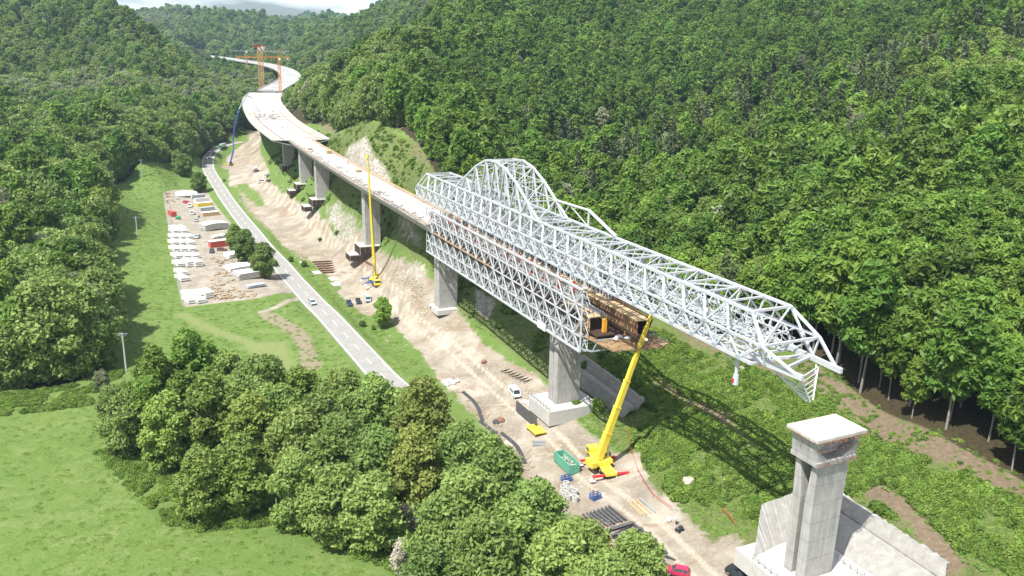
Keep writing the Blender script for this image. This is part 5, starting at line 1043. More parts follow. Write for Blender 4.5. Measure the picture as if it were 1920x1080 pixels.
# tower cranes over the gap
M['mast'] = mat('tan_mast_paint', (.52, .33, .14), .6, .1)
def tower_crane(u_, v_, Y, vtop, jib_px, m, label, jib_m=None, w_=2.0, cab=True):
    p_ = aty(u_, v_, Y); g = gz(p_[0], p_[1]) if True else 0; x, y = p_[0], p_[1]; lo, hi = g, g + 200
    for _ in range(40):
        mI = (lo + hi) / 2
        if proj([x, y, mI])[1] > vtop: lo = mI
        else: hi = mI
    H_ = lo; r = empty('tower_crane', (x, y, g), 0, label, 'crane'); h = H_ - g
    mb = MB(); n = max(6, int(h / 3.2)); hw = w_ / 2
    for sx_ in (-1, 1):
        for sy_ in (-1, 1): mb.bar((sx_ * hw, sy_ * hw, -2), (sx_ * hw, sy_ * hw, h), .28)
    for k in range(n):
        z0, z1 = h * k / n, h * (k + 1) / n
        for a, b_ in (((-hw, -hw), (hw, -hw)), ((hw, -hw), (hw, hw)), ((hw, hw), (-hw, hw)), ((-hw, hw), (-hw, -hw))):
            if k % 2: a, b_ = b_, a
            mb.bar((*a, z0), (*b_, z1), .17); mb.bar((*a, z1), (*b_, z1), .14)
    mb.build('mast', m, r)
    J0 = aty(*jib_px[0]); J1 = aty(*jib_px[1]); a = Vector((J0[0] - x, J0[1] - y, h - 1.5)); b_ = Vector((J1[0] - x, J1[1] - y, h - 1.5)); 
    for nm, e in (('jib', a), ('counter_jib', b_)):
        mb = MB(); s0 = Vector((0, 0, h - 1.5)); L_ = (e - s0).length; d_ = (e - s0).normalized(); sd = Vector((-d_.y, d_.x, 0)); n = max(3, int(L_ / 2.6)); tp = Vector((0, 0, 1.5))
        for o in (sd * .7, -sd * .7): mb.bar(s0 + o, e + o, .2)
        mb.bar(s0 + tp, e + tp, .28)
        for k in range(n):
            p1, p2 = s0.lerp(e, k / n), s0.lerp(e, (k + 1) / n)
            for o in (sd * .7, -sd * .7): mb.bar(p1 + o, p1.lerp(p2, .5) + tp, .18); mb.bar(p1.lerp(p2, .5) + tp, p2 + o, .18)
        mb.build(nm, jib_m or m, r)
    mb = MB(); mb.box((*(b_.xy * .85), h - 2.4), (2.6, 2.6, 2.2), rz=math.atan2(b_.y, b_.x)); mb.build('counterweight', 'precast', r)
    MB().box((1.4, -1.2, h - 2.4), (1.5, 1.5, 2.0)).build('cab', 'white', r)
    if cab:
        mb = MB(); ap = Vector((0, 0, h + 7)); mb.bar((-.8, 0, h), ap, .3); mb.bar((.8, 0, h), ap, .3); mb.bar(ap, a.lerp(Vector((0, 0, h)), .35) + Vector((0, 0, 1.4)), .12); mb.bar(ap, b_ + Vector((0, 0, 1.4)), .16); mb.build('tower_head', m, r)
    return r
tower_crane(526, 178, 850, 106, [(443, 103, 800), (544, 113, 860)], 'orange', 'orange tower crane nearest the wide curved deck, long jib pointing left')
tower_crane(494, 163, 930, 85, [(473, 79, 900), (497, 84, 935)], 'mast', 'tall brown tower crane with short red jib above the deck gap', 'red', cab=False)
tower_crane(488, 160, 960, 88, [(484, 86, 950), (495, 88, 960)], 'mast', 'second brown mast standing just behind the red-jibbed tower crane', cab=False)
tower_crane(463, 128, 1180, 94, [(430, 93, 1150), (545, 96, 1250)], 'mast', 'faint distant tower crane with thin jib beyond the other cranes', 'galv', cab=False)

# ------------------------------------------------------------------ things on the haul road
HR = ang_of(1150, 905, 1220, 970)   # heading of the haul road towards the camera
sk = empty('waste_skip', tuple(gp(1062, 876)), ang_of(1040, 856, 1080, 892), 'open green steel skip full of rubble beside the crane', 'skip')
for y in (-1.2, 1.2):
    mb = MB(); mb.box((0, y, 1.25), (7.0, .12, 2.1))
    for k in range(9): mb.box((-3.2 + .8 * k, y + (.1 if y > 0 else -.1), 1.25), (.14, .12, 2.1))
    mb.box((0, y, 2.33), (7.1, .2, .14)); mb.build('side_panel', 'green', sk)
for x in (-3.5, 3.5): mb = MB(); mb.box((x, 0, 1.25), (.12, 2.4, 2.1)); mb.box((x * 1.02, .5, 1.25), (.12, .12, 2.1)); mb.box((x * 1.02, -.5, 1.25), (.12, .12, 2.1)); mb.build('end_panel', 'green', sk)
MB().box((0, 0, .3), (7.0, 2.4, .22)).build('floor', 'green', sk)
mb = MB(); q = random.Random(4)
for k in range(60): mb.box((q.uniform(-3.0, 3.0), q.uniform(-.95, .95), q.uniform(.6, 1.5)), (q.uniform(.2, .8), q.uniform(.15, .5), q.uniform(.1, .4)), rz=q.uniform(0, 3))
tag(mb.build('rubble', 'rock', sk), kind='stuff')
yp = empty('yellow_platform', tuple(gp(1005, 810)), ang_of(985, 800, 1012, 824), 'flat yellow panel lying on blocks on the haul road', 'panel')
MB().box((0, 0, .75), (4.9, 3.0, .3)).build('panel', 'yellow', yp); mb = MB(); [mb.box((x, y, .3), (.3, .3, .6)) for x in (-2, 2) for y in (-1.2, 1.2)]; mb.build('support_block', 'timber', yp)
o = MB(); [o.box((0, y, .18 + .1 * (y > 0)), (2.9, .28, .25)) for y in (-1.0, -.4, .2, .8)]; x = o.build('beam_pile', 'grey'); x.location = gp(1010, 832); x.rotation_euler = (0, 0, HR + 1.2); tag(x, 'small row of short grey beams beside the yellow panel', 'beams')
# concrete rings
RG = [(1061, 910), (1056, 918), (1067, 919), (1077, 925), (1057, 927), (1065, 934), (1078, 937)]
proto = None
for k, (u_, v_) in enumerate(RG):
    if proto is None:
        mb = MB(); N_ = 20; ring = lambda r_, z: [(r_ * math.cos(2 * math.pi * i / N_), r_ * math.sin(2 * math.pi * i / N_), z) for i in range(N_)]
        mb.sect([ring(.68, 0), ring(.68, 1.3), ring(.5, 1.3), ring(.5, 0), ring(.68, 0)], caps=False); proto = mb.build('concrete_ring', 'precast'); o = proto
    else: o = proto.copy(); COL.objects.link(o)
    p_ = gp(u_, v_ + 4); o.location = p_; tag(o, 'grey concrete well ring in the cluster below the green skip', 'pipe ring', 'concrete rings beside the haul road')
for (u_, v_, lb) in [(1062, 898, 'blue steel crate at the near end of the green skip'), (1116, 931, 'blue steel crate with upright rods standing alone on the haul road')]:
    r = empty('steel_crate', tuple(gp(u_, v_ + 4)), .5, lb, 'crate'); mb = MB()
    for x in (-.9, .9):
        for y in (-.7, .7): mb.box((x, y, .6), (.12, .12, 1.2))
    for z in (.15, .6, 1.1):
        for y in (-.7, .7): mb.bar((-.9, y, z), (.9, y, z), .12)
        for x in (-.9, .9): mb.bar((x, -.7, z), (x, .7, z), .12)
    mb.build('frame', 'blue', r); MB().box((0, 0, .12), (1.7, 1.3, .12)).build('base', 'dark', r); mb = MB(); q = random.Random(int(u_))
    for k in range(16): x, y = q.uniform(-.8, .8), q.uniform(-.6, .6); mb.bar((x, y, .2), (x * 1.15, y * 1.15, 1.3 + q.random() * .6), .05)
    mb.build('rods', 'dark', r)
# steel beams laid out beside the haul road
def ibeam(L, w_=.45, h=.5):
    mb = MB(); mb.box((0, 0, h - .03), (L, w_, .06)); mb.box((0, 0, .03), (L, w_, .06)); mb.box((0, 0, h / 2), (L, .05, h - .12)); return mb
bproto = ibeam(6.0).build('steel_beam', 'beamgrey'); used = [0]
def beam(u_, v_, an, lb, grp, s_=1.0, z=0, m=None, w_=1):
    if used[0] == 0 and m is None: o = bproto; used[0] = 1
    else: o = bproto.copy(); COL.objects.link(o)
    if m: o.data = o.data.copy(); o.data.materials[0] = M[m]
    p_ = gp(u_, v_); o.location = (p_[0], p_[1], p_[2] + .08 + z); o.rotation_euler = (0, 0, an); o.scale = (s_, w_, w_); tag(o, lb, 'beam', grp); return o
a1_ = ang_of(1095, 970, 1125, 995); a2_ = ang_of(1145, 1003, 1185, 985)
for k in range(8): beam(1108 + k * 7, 981 - k * 2.3, a1_ + random.uniform(-.03, .03), 'long grey steel beam lying across the left row below the blue crate', 'grey beams in the left row', .95)
for k in range(9): beam(1162 + k * 6.3, 990 + k * 5.2, a2_ + random.uniform(-.05, .05), 'long grey steel beam in the heap next to the haul road', 'grey beams in the heap', random.uniform(.8, 1.1), .55 if k % 2 else 0)
for k in range(4): beam(1205 + k * 12, 1000 + k * 14, a1_ + .1 * k, 'dark beam lying under the heap beside the haul road', 'dark beams below the heap', .9)
for k in range(4): beam(1190 + k * 8, 955 - k * 2, HR + .03, ['pale timber beam leftmost on the haul road', 'pale timber beam second from left on the haul road', 'pale timber beam third from left on the haul road', 'blue grey steel channel lying right of the timber beams'][k], 'long beams lying on the haul road' if 0 else None, .9, 0, 'plank' if k < 3 else 'galv', .5)
for k in range(7): beam(950 + k * 7, 695 + k * 3.2, ang_of(940, 705, 965, 690) + random.uniform(-.06, .06), 'brown timber pole in the row by the slope', 'timber poles in a row by the slope', .7, 0, 'bark', .5)
for k in range(6): beam(604 + k * 4, 492 + k * 4, ang_of(600, 500, 635, 490), 'rust red girder in the stack beside the road verge', 'rusty girders beside the verge', 1.4, 0, 'rust', 1.2)
for k in range(5): beam(686 + k * 4, 492 + k * 2.2, ang_of(682, 490, 695, 504), 'reddish beam in the stack behind the crane boom', 'reddish beams behind the crane', .8, 0, 'rust', 1.1)
for k in range(2): beam(828 + k * 6, 578 + k * 3, ang_of(815, 582, 850, 573), 'rusty girder lying on the footing under the gantry pier', 'rusty girders at the pier foot', 1.3, 0, 'rust')
for (u0, v0, u1, v1, lb) in [(868, 735, 905, 790, 'muddy track-like strip of matting along the trees'), (900, 790, 950, 850, 'second muddy strip of matting along the trees'), (940, 812, 985, 870, 'dark twisted strip of matting nearest the yellow panel')]:
    P_ = spline([gp(u0, v0), gp((u0 + u1) / 2 + 6, (v0 + v1) / 2 - 4), gp(u1, v1)], 1.5); tag(ribbon('rubber_mat', P_, -.45, .45, .22, 'dark', thick=.3), lb, 'mat')
mb = MB(); q = random.Random(12)
for k in range(170):
    u_, v_ = q.choice([(900 + q.uniform(-50, 60), 0), (940 + q.uniform(-20, 40), 1), (690 + q.uniform(-30, 60), 2), (1120, 3)]); 
    if v_ == 0: t_ = q.random(); u_, v_ = 860 + 150 * t_ + q.uniform(-18, 14), 735 + 150 * t_
    elif v_ == 1: t_ = q.random(); u_, v_ = 1100 + 90 * t_ + q.uniform(-30, 30), 970 + 60 * t_
    elif v_ == 2: t_ = q.random(); u_, v_ = 600 + 120 * t_ + q.uniform(-20, 20), 500 + 30 * t_
    else: u_, v_ = q.uniform(820, 900), q.uniform(585, 620)
    p_ = gp(u_, v_); an = q.uniform(0, 3.14); L_ = q.uniform(.6, 3); mb.bar((p_[0], p_[1], p_[2] + .12), (p_[0] + L_ * math.cos(an), p_[1] + L_ * math.sin(an), p_[2] + .15 + q.uniform(0, .15)), q.uniform(.08, .25), .1)
tag(mb.build('loose_timber', 'log'), 'loose boards and scrap scattered along the haul road', 'scrap', kind='stuff')
# sacks and sheets
for k, (u_, v_, r_) in enumerate([(988, 757, .9), (995, 762, 1.0), (1003, 768, .9), (983, 755, .7), (1006, 772, .7)]): p_ = gp(u_, v_); tag(blob(MB(), (p_[0], p_[1], p_[2] + .35), r_, k + 20, .6).build('material_bag', 'offwhite', smooth=True), 'white plastic sack in the row in front of the van', 'sack', 'white sacks beside the van')
for k, (u_, v_, r_) in enumerate([(835, 718, 1.0), (843, 716, 1.1), (850, 720, .9), (857, 716, .8), (838, 723, .8)]): p_ = gp(u_, v_); tag(blob(MB(), (p_[0], p_[1], p_[2] + .35), r_, k + 30, .6).build('material_bag', 'offwhite', smooth=True), 'white plastic sack in the heap at the near end of the haul road trees', 'sack', 'white sacks beside the grove')
for k, (u_, v_, r_, lb) in enumerate([(930, 793, .8, 'black crumpled tarpaulin heap beside the yellow panel'), (938, 790, .9, 'rust brown scrap heap beside the black tarpaulin')]): p_ = gp(u_, v_); tag(blob(MB(), (p_[0], p_[1], p_[2] + .3), r_ * 1.3, k + 50, .5).build('scrap_heap', 'dark' if k == 0 else 'rust'), lb, 'heap')
p_ = gp(908, 680); tag(blob(MB(), (p_[0], p_[1], p_[2] + .3), .9, 61, .7).build('scrap_heap', 'rust'), 'small rusty scrap heap at the grass edge of the haul road', 'heap')
p_ = gp(1254, 977); tag(blob(MB(), (p_[0], p_[1], p_[2] + .4), .6, 63, .9).build('material_bag', 'offwhite', smooth=True), 'single white sack at the right edge of the haul road', 'sack')
# barrier tape on the slope
for (pts, lb) in [([(1176, 810), (1183, 850), (1195, 885), (1205, 905), (1225, 935), (1260, 960)], 'thin red and white barrier tape running down the slope right of the crane'), ([(1355, 962), (1365, 972), (1378, 990)], 'short red tape on the slope above the lower wall')]:
    L_ = [gp(*p) for p in pts]; mb = MB()
    for a, b_ in zip(L_[:-1], L_[1:]): mb.bar((a[0], a[1], a[2] + .9), (b_[0], b_[1], b_[2] + .9), .05, .14); mb.bar((a[0], a[1], a[2] - .2), (a[0], a[1], a[2] + 1), .06)
    tag(mb.build('barrier_tape', 'red'), lb, 'barrier')
# plate compactor-like machine and its driver at the road edge
def person(loc, rz, h, top, legs, label, hat='white', pose='stand'):
    mb = MB(); k = h / 1.75; V = []
    import bmesh
    J = {'pel': (0, 0, .95), 'ch': (0, .02, 1.3), 'nk': (0, .02, 1.47), 'hd': (0, .04, 1.62), 'hdt': (0, .04, 1.72), 'ls': (-.19, .02, 1.41), 'le': (-.27, .06, 1.14), 'lh': (-.24, .24, .96), 'rs': (.19, .02, 1.41), 're': (.27, .06, 1.14), 'rh': (.24, .24, .96),
         'lk': (-.11, .04, .5), 'lf': (-.12, 0, .07), 'lt': (-.13, .16, .04), 'rk': (.11, .08, .5), 'rf': (.12, .02, .07), 'rt': (.13, .18, .04), 'lhp': (-.09, 0, .9), 'rhp': (.09, 0, .9)}
    rad = dict(pel=.15, ch=.17, nk=.065, hd=.1, hdt=.08, ls=.08, le=.05, lh=.035, rs=.08, re=.05, rh=.035, lk=.07, lf=.05, lt=.04, rk=.07, rf=.05, rt=.04, lhp=.1, rhp=.1)
    E_ = [('pel', 'ch'), ('ch', 'nk'), ('nk', 'hd'), ('hd', 'hdt'), ('ch', 'ls'), ('ls', 'le'), ('le', 'lh'), ('ch', 'rs'), ('rs', 're'), ('re', 'rh'), ('pel', 'lhp'), ('lhp', 'lk'), ('lk', 'lf'), ('lf', 'lt'), ('pel', 'rhp'), ('rhp', 'rk'), ('rk', 'rf'), ('rf', 'rt')]
    names = list(J); me = bpy.data.meshes.new('person'); me.from_pydata([tuple(c * k for c in J[n_]) for n_ in names], [(names.index(a), names.index(b_)) for a, b_ in E_], []); o = bpy.data.objects.new('person', me); COL.objects.link(o)
    md = o.modifiers.new('skin', 'SKIN'); me.skin_vertices  # radii per joint
    for i, n_ in enumerate(names): me.skin_vertices[0].data[i].radius = (rad[n_] * k, rad[n_] * k); me.skin_vertices[0].data[i].use_root = (n_ == 'pel')
    ss = o.modifiers.new('sub', 'SUBSURF'); ss.levels = 1; ss.render_levels = 1; me.materials.append(M[top]); o.location = loc; o.rotation_euler = (0, 0, rz); tag(o, label, 'person')
    hb = MB(); hb.tube((0, .04 * k, 1.70 * k), (0, .04 * k, 1.83 * k), .125 * k, .06 * k, 12); hb.tube((0, .06 * k, 1.69 * k), (0, .06 * k, 1.705 * k), .16 * k, n=12); hb.build('helmet', hat, o)
    lg = MB(); lg.tube((-.09 * k, 0, .93 * k), (-.11 * k, .04 * k, .5 * k), .115 * k, .085 * k); lg.tube((-.11 * k, .04 * k, .5 * k), (-.12 * k, 0, .1 * k), .085 * k, .065 * k); lg.tube((.09 * k, 0, .93 * k), (.11 * k, .08 * k, .5 * k), .115 * k, .085 * k); lg.tube((.11 * k, .08 * k, .5 * k), (.12 * k, .02 * k, .1 * k), .085 * k, .065 * k); lg.build('trousers', legs, o)
    fc = MB(); blob(fc, (0, .09 * k, 1.6 * k), .085 * k, 2, 1.15, 8, 5); fc.bar((0, .16 * k, 1.6 * k), (0, .19 * k, 1.57 * k), .025); fc.build('face', 'skin', o); return o
pm = gp(1268, 984); person((pm[0], pm[1], pm[2]), 2.0, 1.75, 'silver', 'workblue', 'person in pale jacket and white helmet beside the small machine')
cm = empty('small_compactor', tuple(gp(1274, 996)), .6, 'small wheeled grey machine at the right edge of the haul road', 'machine'); mb = MB(); mb.box((0, 0, .55), (1.3, .7, .4)); mb.box((.2, 0, .9), (.6, .5, .35)); mb.build('engine', 'dark', cm); mb = MB(); mb.bar((-.6, 0, .7), (-1.3, 0, 1.2), .06); mb.bar((-1.3, -.3, 1.2), (-1.3, .3, 1.2), .06); mb.build('handle', 'galv', cm)
for x in (-.45, .5):
    for s_ in (-1, 1): mb = MB(); mb.tube((x, s_ * .38, .3), (x, s_ * .52, .3), .3, n=12); mb.build('wheel', 'black', cm)
person(BP(104.8, .4, 29.55 + zl(105)), .5, 1.78, 'vest', 'workblue', 'worker in bright yellow jacket inside the formwork box', 'white')
person(BP(113, 1.0, 28.65), 2.2, 1.75, 'orange', 'workblue', 'worker in orange jacket bending among the white sacks on the stage', 'white')
for a, c_, lb in ((52, -4.0, 'worker in orange on the left walkway in the middle of the gantry'), (106, -1.0, 'worker in orange on the right part of the gantry walkway')): person(G(a, -3.8, LOW[1] + .28), 1, 1.75, 'orange', 'workblue', lb, 'white')
# small items on the decks
def dpt(u_, v_, lift=.0): p_ = at_deck(u_, v_); i = int(np.argmin(np.hypot(dk[:, 0] - p_[0], dk[:, 1] - p_[1]))); return (p_[0], p_[1], dk[i][2] + lift)
for k, (u_, v_, n_, lb) in enumerate([(581, 281, 3, 'stack of new boards on the left side of the narrow deck'), (617, 288, 5, 'tall stack of new boards at the right edge of the narrow deck'), (672, 322, 3, 'stack of new boards farther down the right deck edge')]):
    mb = MB()
    for j in range(n_): mb.box((0, 0, .15 + .32 * j), (3.2, 2.2, .2)); [mb.box((x, 0, .15 + .32 * j - .14), (.15, 2.2, .1)) for x in (-1.2, 1.2)]
    o = mb.build('board_stack', 'plank'); o.location = dpt(u_, v_); o.rotation_euler = (0, 0, BANG); tag(o, lb, 'boards')
mb = MB(); mb.box((0, 0, 1.0), (1.8, 1.8, 2.0)); mb.box((0, 0, 2.05), (2.0, 2.0, .12)); o = mb.build('water_tank', 'white', bevel=.08); o.location = dpt(648, 307); tag(o, 'white cube container at the right edge of the narrow deck', 'container')
q = random.Random(21); mb = MB()
for k in range(190):
    t_ = q.random(); 
    if k < 110: u_, v_ = 500 + q.uniform(-26, 24), 219 + q.uniform(-5, 6)
    else: u_, v_ = 560 + 230 * t_ + q.uniform(-3, 6), 272 + 140 * t_ + q.uniform(-1, 4)
    p_ = dpt(u_, v_, .12); L_ = q.uniform(.4, 2.5); an = q.uniform(0, 3.14); mb.bar(p_, (p_[0] + L_ * math.cos(an), p_[1] + L_ * math.sin(an), p_[2] + .1), q.uniform(.15, .5), q.uniform(.1, .5))
tag(mb.build('deck_clutter', 'grey'), 'scattered tools and dark scrap on the white deck', 'clutter', kind='stuff')
for k, (u_, v_) in enumerate([(488, 218), (497, 215), (505, 221), (512, 212), (520, 231), (480, 221), (530, 243), (468, 216)]): person(dpt(u_, v_), q.uniform(0, 6), 1.78, ('navy', 'vest', 'orange')[k % 3], 'workblue', 'worker standing on the wide curved deck among the tools', 'white')['group'] = 'workers on the wide deck'

# ------------------------------------------------------------------ the storage yard
YA = ang_of(320, 450, 362, 446)     # across the yard
def slab_stack(u_, v_, w_, d_, n, label, grp='stacks of white precast slabs along the yard'):
    r = empty('slab_stack', tuple(gp(u_, v_)), YA, label, 'slab stack', grp)
    for k in range(n):
        z = .3 + .74 * k; mb = MB(); mb.box((0, 0, z + .22), (w_, d_, .46)); [mb.box((x * w_ * .25, y * d_ * .3, z + .44), (.5, .25, .08)) for x in (-1, 1) for y in (-1, 1)]; mb.build('slab', 'white', r)
        MB().box((0, d_ * .3, z - .1), (w_ * .95, .2, .16)).build('spacer', 'timber', r); MB().box((0, -d_ * .3, z - .1), (w_ * .95, .2, .16)).build('spacer', 'timber', r)
    return r
rows = [(427, [(326, 1), (340, 1)]), (435, [(327, 2), (343, 2)]), (446, [(326, 2), (340, 2), (353, 2)]), (457, [(326, 2), (340, 2), (354, 2)]), (469, [(328, 2), (342, 2), (357, 2)]), (482, [(332, 2), (348, 2), (363, 2)]), (497, [(335, 2), (353, 3), (368, 3)]), (513, [(339, 2)]), (524, [(341, 2)]), (555, [(353, 2), (370, 2), (387, 3)]), (565, [(355, 2), (372, 2)])]
wd = ['first row, farthest away', 'second row from the back', 'third row from the back', 'fourth row from the back', 'fifth row from the back', 'sixth row from the back', 'seventh row from the back', 'single stack below the seventh row', 'lone stack nearest the empty ground', 'separate group at the near corner of the yard', 'near edge of the separate corner group']
pos = {1: ['only stack'], 2: ['left stack', 'right stack'], 3: ['left stack', 'middle stack', 'right stack']}
for k, (v_, it) in enumerate(rows):
    for j, (u_, n_) in enumerate(it): slab_stack(u_, v_, 3.1, 7.0, n_, 'white precast slab pile, %s, %s' % (pos[len(it)][j], wd[k]))
def shed(u_, v_, w_, d_, h, m, roof, label, name='storage_container', rib=True, an=None, cat='container'):
    r = empty(name, tuple(gp(u_, v_)), YA if an is None else an, label, cat); mb = MB(); mb.box((0, 0, h / 2), (w_, d_, h))
    if rib:
        for k in range(int(w_ / .55)): mb.box((-w_ / 2 + .3 + .55 * k, -d_ / 2 - .03, h / 2), (.25, .06, h * .9)); mb.box((-w_ / 2 + .3 + .55 * k, d_ / 2 + .03, h / 2), (.25, .06, h * .9))
    mb.build('body', m, r); MB().box((0, 0, h + .06), (w_ + .1, d_ + .1, .12)).build('roof', roof, r); mb = MB(); mb.box((w_ / 2 + .03, -d_ * .22, h * .48), (.06, d_ * .4, h * .86)); mb.box((w_ / 2 + .03, d_ * .22, h * .48), (.06, d_ * .4, h * .86)); mb.build('door', m, r); return r
shed(323, 405, 2.6, 6.2, 2.6, 'containerred', 'containerred', 'small faded red container on the left edge of the yard')
shed(411, 462, 8.5, 2.6, 2.7, 'containerred', 'offwhite', 'long red container behind the trees in the yard')
shed(371, 372, 8, 3, 2.3, 'roofgrey', 'roofgrey', 'long grey shed with flat roof at the back of the yard', 'site_cabin', cat='cabin')
shed(378, 379, 8, 3, 2.3, 'offwhite', 'roofgrey', 'second grey-roofed shed at the back of the yard', 'site_cabin', cat='cabin')
shed(383, 386, 9, 3, 2.0, 'yellow', 'offwhite', 'white-roofed cabin with yellow side in the yard', 'site_cabin', cat='cabin')
shed(388, 395, 8, 2.6, 2.0, 'roofgrey', 'roofgrey', 'low grey cabin above the blue barrel', 'site_cabin', cat='cabin')
shed(394, 404, 9, 3.2, 2.0, 'plank', 'offwhite', 'wide pale cabin with timber side in the yard', 'site_cabin', cat='cabin')
def beam_stack(u_, v_, w_, d_, n, label, curve=0, m='precast', an=None):
    r = empty('beam_stack', tuple(gp(u_, v_)), YA if an is None else an, label, 'beam stack')
    for k in range(n):
        mb = MB(); z = .3 + .5 * k; N_ = 8; sh = random.uniform(-.3, .3)
        mb.sect([[(x + sh, -d_ / 2, z + curve * (1 - (2 * x / w_) ** 2)), (x + sh, d_ / 2, z + curve * (1 - (2 * x / w_) ** 2)), (x + sh, d_ / 2, z + .28 + curve * (1 - (2 * x / w_) ** 2)), (x + sh, -d_ / 2, z + .28 + curve * (1 - (2 * x / w_) ** 2))] for x in np.linspace(-w_ / 2, w_ / 2, N_)]); mb.build('panel', m, r)
    return r
beam_stack(403, 430, 12, 8, 6, 'big stack of pale curved panels in the middle of the yard', .7)
beam_stack(415, 445, 8, 3, 2, 'low heap of white sheets just behind the red container', .2, 'offwhite'); beam_stack(441, 481, 8, 6, 3, 'white covered stack right of the red container', .4, 'offwhite')
beam_stack(448, 505, 10, 7, 3, 'broad white panel stack below the yard trees', .3, 'offwhite'); beam_stack(462, 520, 8.5, 7, 5, 'white slab pile at the right edge of the yard', 0); beam_stack(480, 538, 7, 3, 2, 'low row of pale beams next to the yard entrance', .1, 'silver')
o = MB().box((0, 0, .6), (.9, .9, 1.2)).build('water_barrel', 'blue', bevel=.15); o.location = gp(373, 408); tag(o, 'blue barrel between cabins and parked cars in the yard', 'barrel')
o = MB().box((0, 0, .8), (2.2, 1.6, 1.6)).build('site_bin', 'truckgreen', bevel=.2); o.location = gp(334, 411); tag(o, 'dark green bin beside the small red container', 'bin')
o = MB(); blob(o, (0, 0, .2), 1, 77, 1, 24, 8); o = o.build('gravel_heap', 'precast'); o.location = gp(348, 364); o.scale = (7, 9, 1.6); tag(o, 'pale gravel heap at the far end of the yard', 'heap')
mb = MB(); q = random.Random(31)
for k in range(130):
    u_, v_ = (q.uniform(308, 335), q.uniform(358, 382)) if k < 30 else ((q.uniform(395, 440), q.uniform(480, 560)) if k < 95 else (q.uniform(400, 480), q.uniform(545, 562))); p_ = gp(u_, v_); mb.box((p_[0], p_[1], p_[2] + .2), (q.uniform(.3, 2.8), q.uniform(.3, .9), q.uniform(.1, .6)), rz=q.uniform(0, 3))
tag(mb.build('yard_scrap', 'log'), 'loose pale scrap and offcuts lying about the storage yard', 'scrap', kind='stuff')
mb = MB(); FN = [gp(*p) for p in [(308, 360), (318, 420), (321, 470), (330, 520), (341, 576)]]; FN = spline(FN, 4)
for a, b_ in zip(FN[:-1], FN[1:]): mb.bar((a[0], a[1], a[2]), (a[0], a[1], a[2] + 1.7), .1); mb.bar((a[0], a[1], a[2] + 1.65), (b_[0], b_[1], b_[2] + 1.65), .07); mb.bar((a[0], a[1], a[2] + .9), (b_[0], b_[1], b_[2] + .9), .05)
tag(mb.build('yard_fence', 'grey'), 'thin grey fence along the left side of the yard', 'fence')
for k, (u0, v0, lb) in enumerate([(594, 512, 'pale slab lying left of the haul road, farther'), (625, 524, 'pale slab lying left of the haul road, middle'), (630, 534, 'pale slab lying nearest the parked cars')]):
    o = MB().box((0, 0, .2), (5, 3, .3)).build('concrete_plate', 'precast'); o.location = gp(u0, v0); o.rotation_euler = (0, 0, ang_of(600, 510, 640, 540)); tag(o, lb, 'slab')

# poles
def power_pole(u_, vb, vt, label, lat=False, cross=2.6):
    p_ = gp(u_, vb); lo, hi = p_[2], p_[2] + 60
    for _ in range(40):
        mI = (lo + hi) / 2
        if proj([p_[0], p_[1], mI])[1] > vt: lo = mI
        else: hi = mI
    h = lo - p_[2]; r = empty('power_pole', tuple(p_), .3, label, 'pole'); mb = MB()
    if lat:
        w_ = .9
        for sx_ in (-1, 1):
            for sy_ in (-1, 1): mb.bar((sx_ * w_ / 2, sy_ * w_ / 2, 0), (sx_ * .18, sy_ * .18, h), .11)
        n = 9
        for k in range(n):
            z0, z1 = h * k / n, h * (k + 1) / n; a, b_ = w_ / 2 - (w_ / 2 - .18) * k / n, w_ / 2 - (w_ / 2 - .18) * (k + 1) / n
            for s_ in (-1, 1): mb.bar((-a, s_ * a, z0), (b_, s_ * b_, z1), .07); mb.bar((s_ * a, -a, z0), (s_ * b_, b_, z1), .07)
        mb.build('mast', 'galv', r)
    else: mb.tube((0, 0, -.5), (0, 0, h), .26, .17, 10); mb.build('mast', 'pole', r)
    mb = MB(); mb.bar((-cross / 2, 0, h - .3), (cross / 2, 0, h - .3), .14); mb.bar((-cross / 2, 0, h - .35), (0, 0, h - 1.3), .08); mb.bar((cross / 2, 0, h - .35), (0, 0, h - 1.3), .08); mb.build('crossarm', 'galv', r)
    for x in (-cross / 2 + .15, 0, cross / 2 - .15): MB().tube((x, 0, h - .2), (x, 0, h + .15), .08, n=8).build('insulator', 'dark', r)
    return r
power_pole(237, 697, 624, 'pale power pole on the meadow beside the riverside wood, nearest the camera'); power_pole(258, 444, 406, 'thin pale power pole on the meadow left of the storage yard')
power_pole(267, 333, 299, 'lattice power pole on the far meadow', True); power_pole(361, 282, 256, 'lattice power pole behind the far bend trees', True)
mn = MB(); mn.tube((0, 0, 0), (0, 0, 1.3), .75, n=16); mn = mn.build('manhole_ring', 'precast'); mn.location = gp(519, 978); tag(mn, 'concrete manhole shaft with a marker rod at the meadow edge of the grove', 'manhole'); MB().tube((.1, 0, 1.2), (.1, 0, 5.0), .05).build('marker_rod', 'offwhite', mn)
for u_, v_, lb in [(564, 502, 'white round road sign seen from behind at the right verge'), (451, 377, 'blue round road sign on the right verge')]:
    r = empty('road_sign', tuple(gp(u_, v_)), .2, lb, 'sign'); MB().tube((0, 0, 0), (0, 0, 2.4), .04).build('post', 'galv', r); MB().tube((0, -.03, 2.4), (0, .03, 2.4), .5, n=20).build('disc', 'white' if u_ > 500 else 'blue', r)
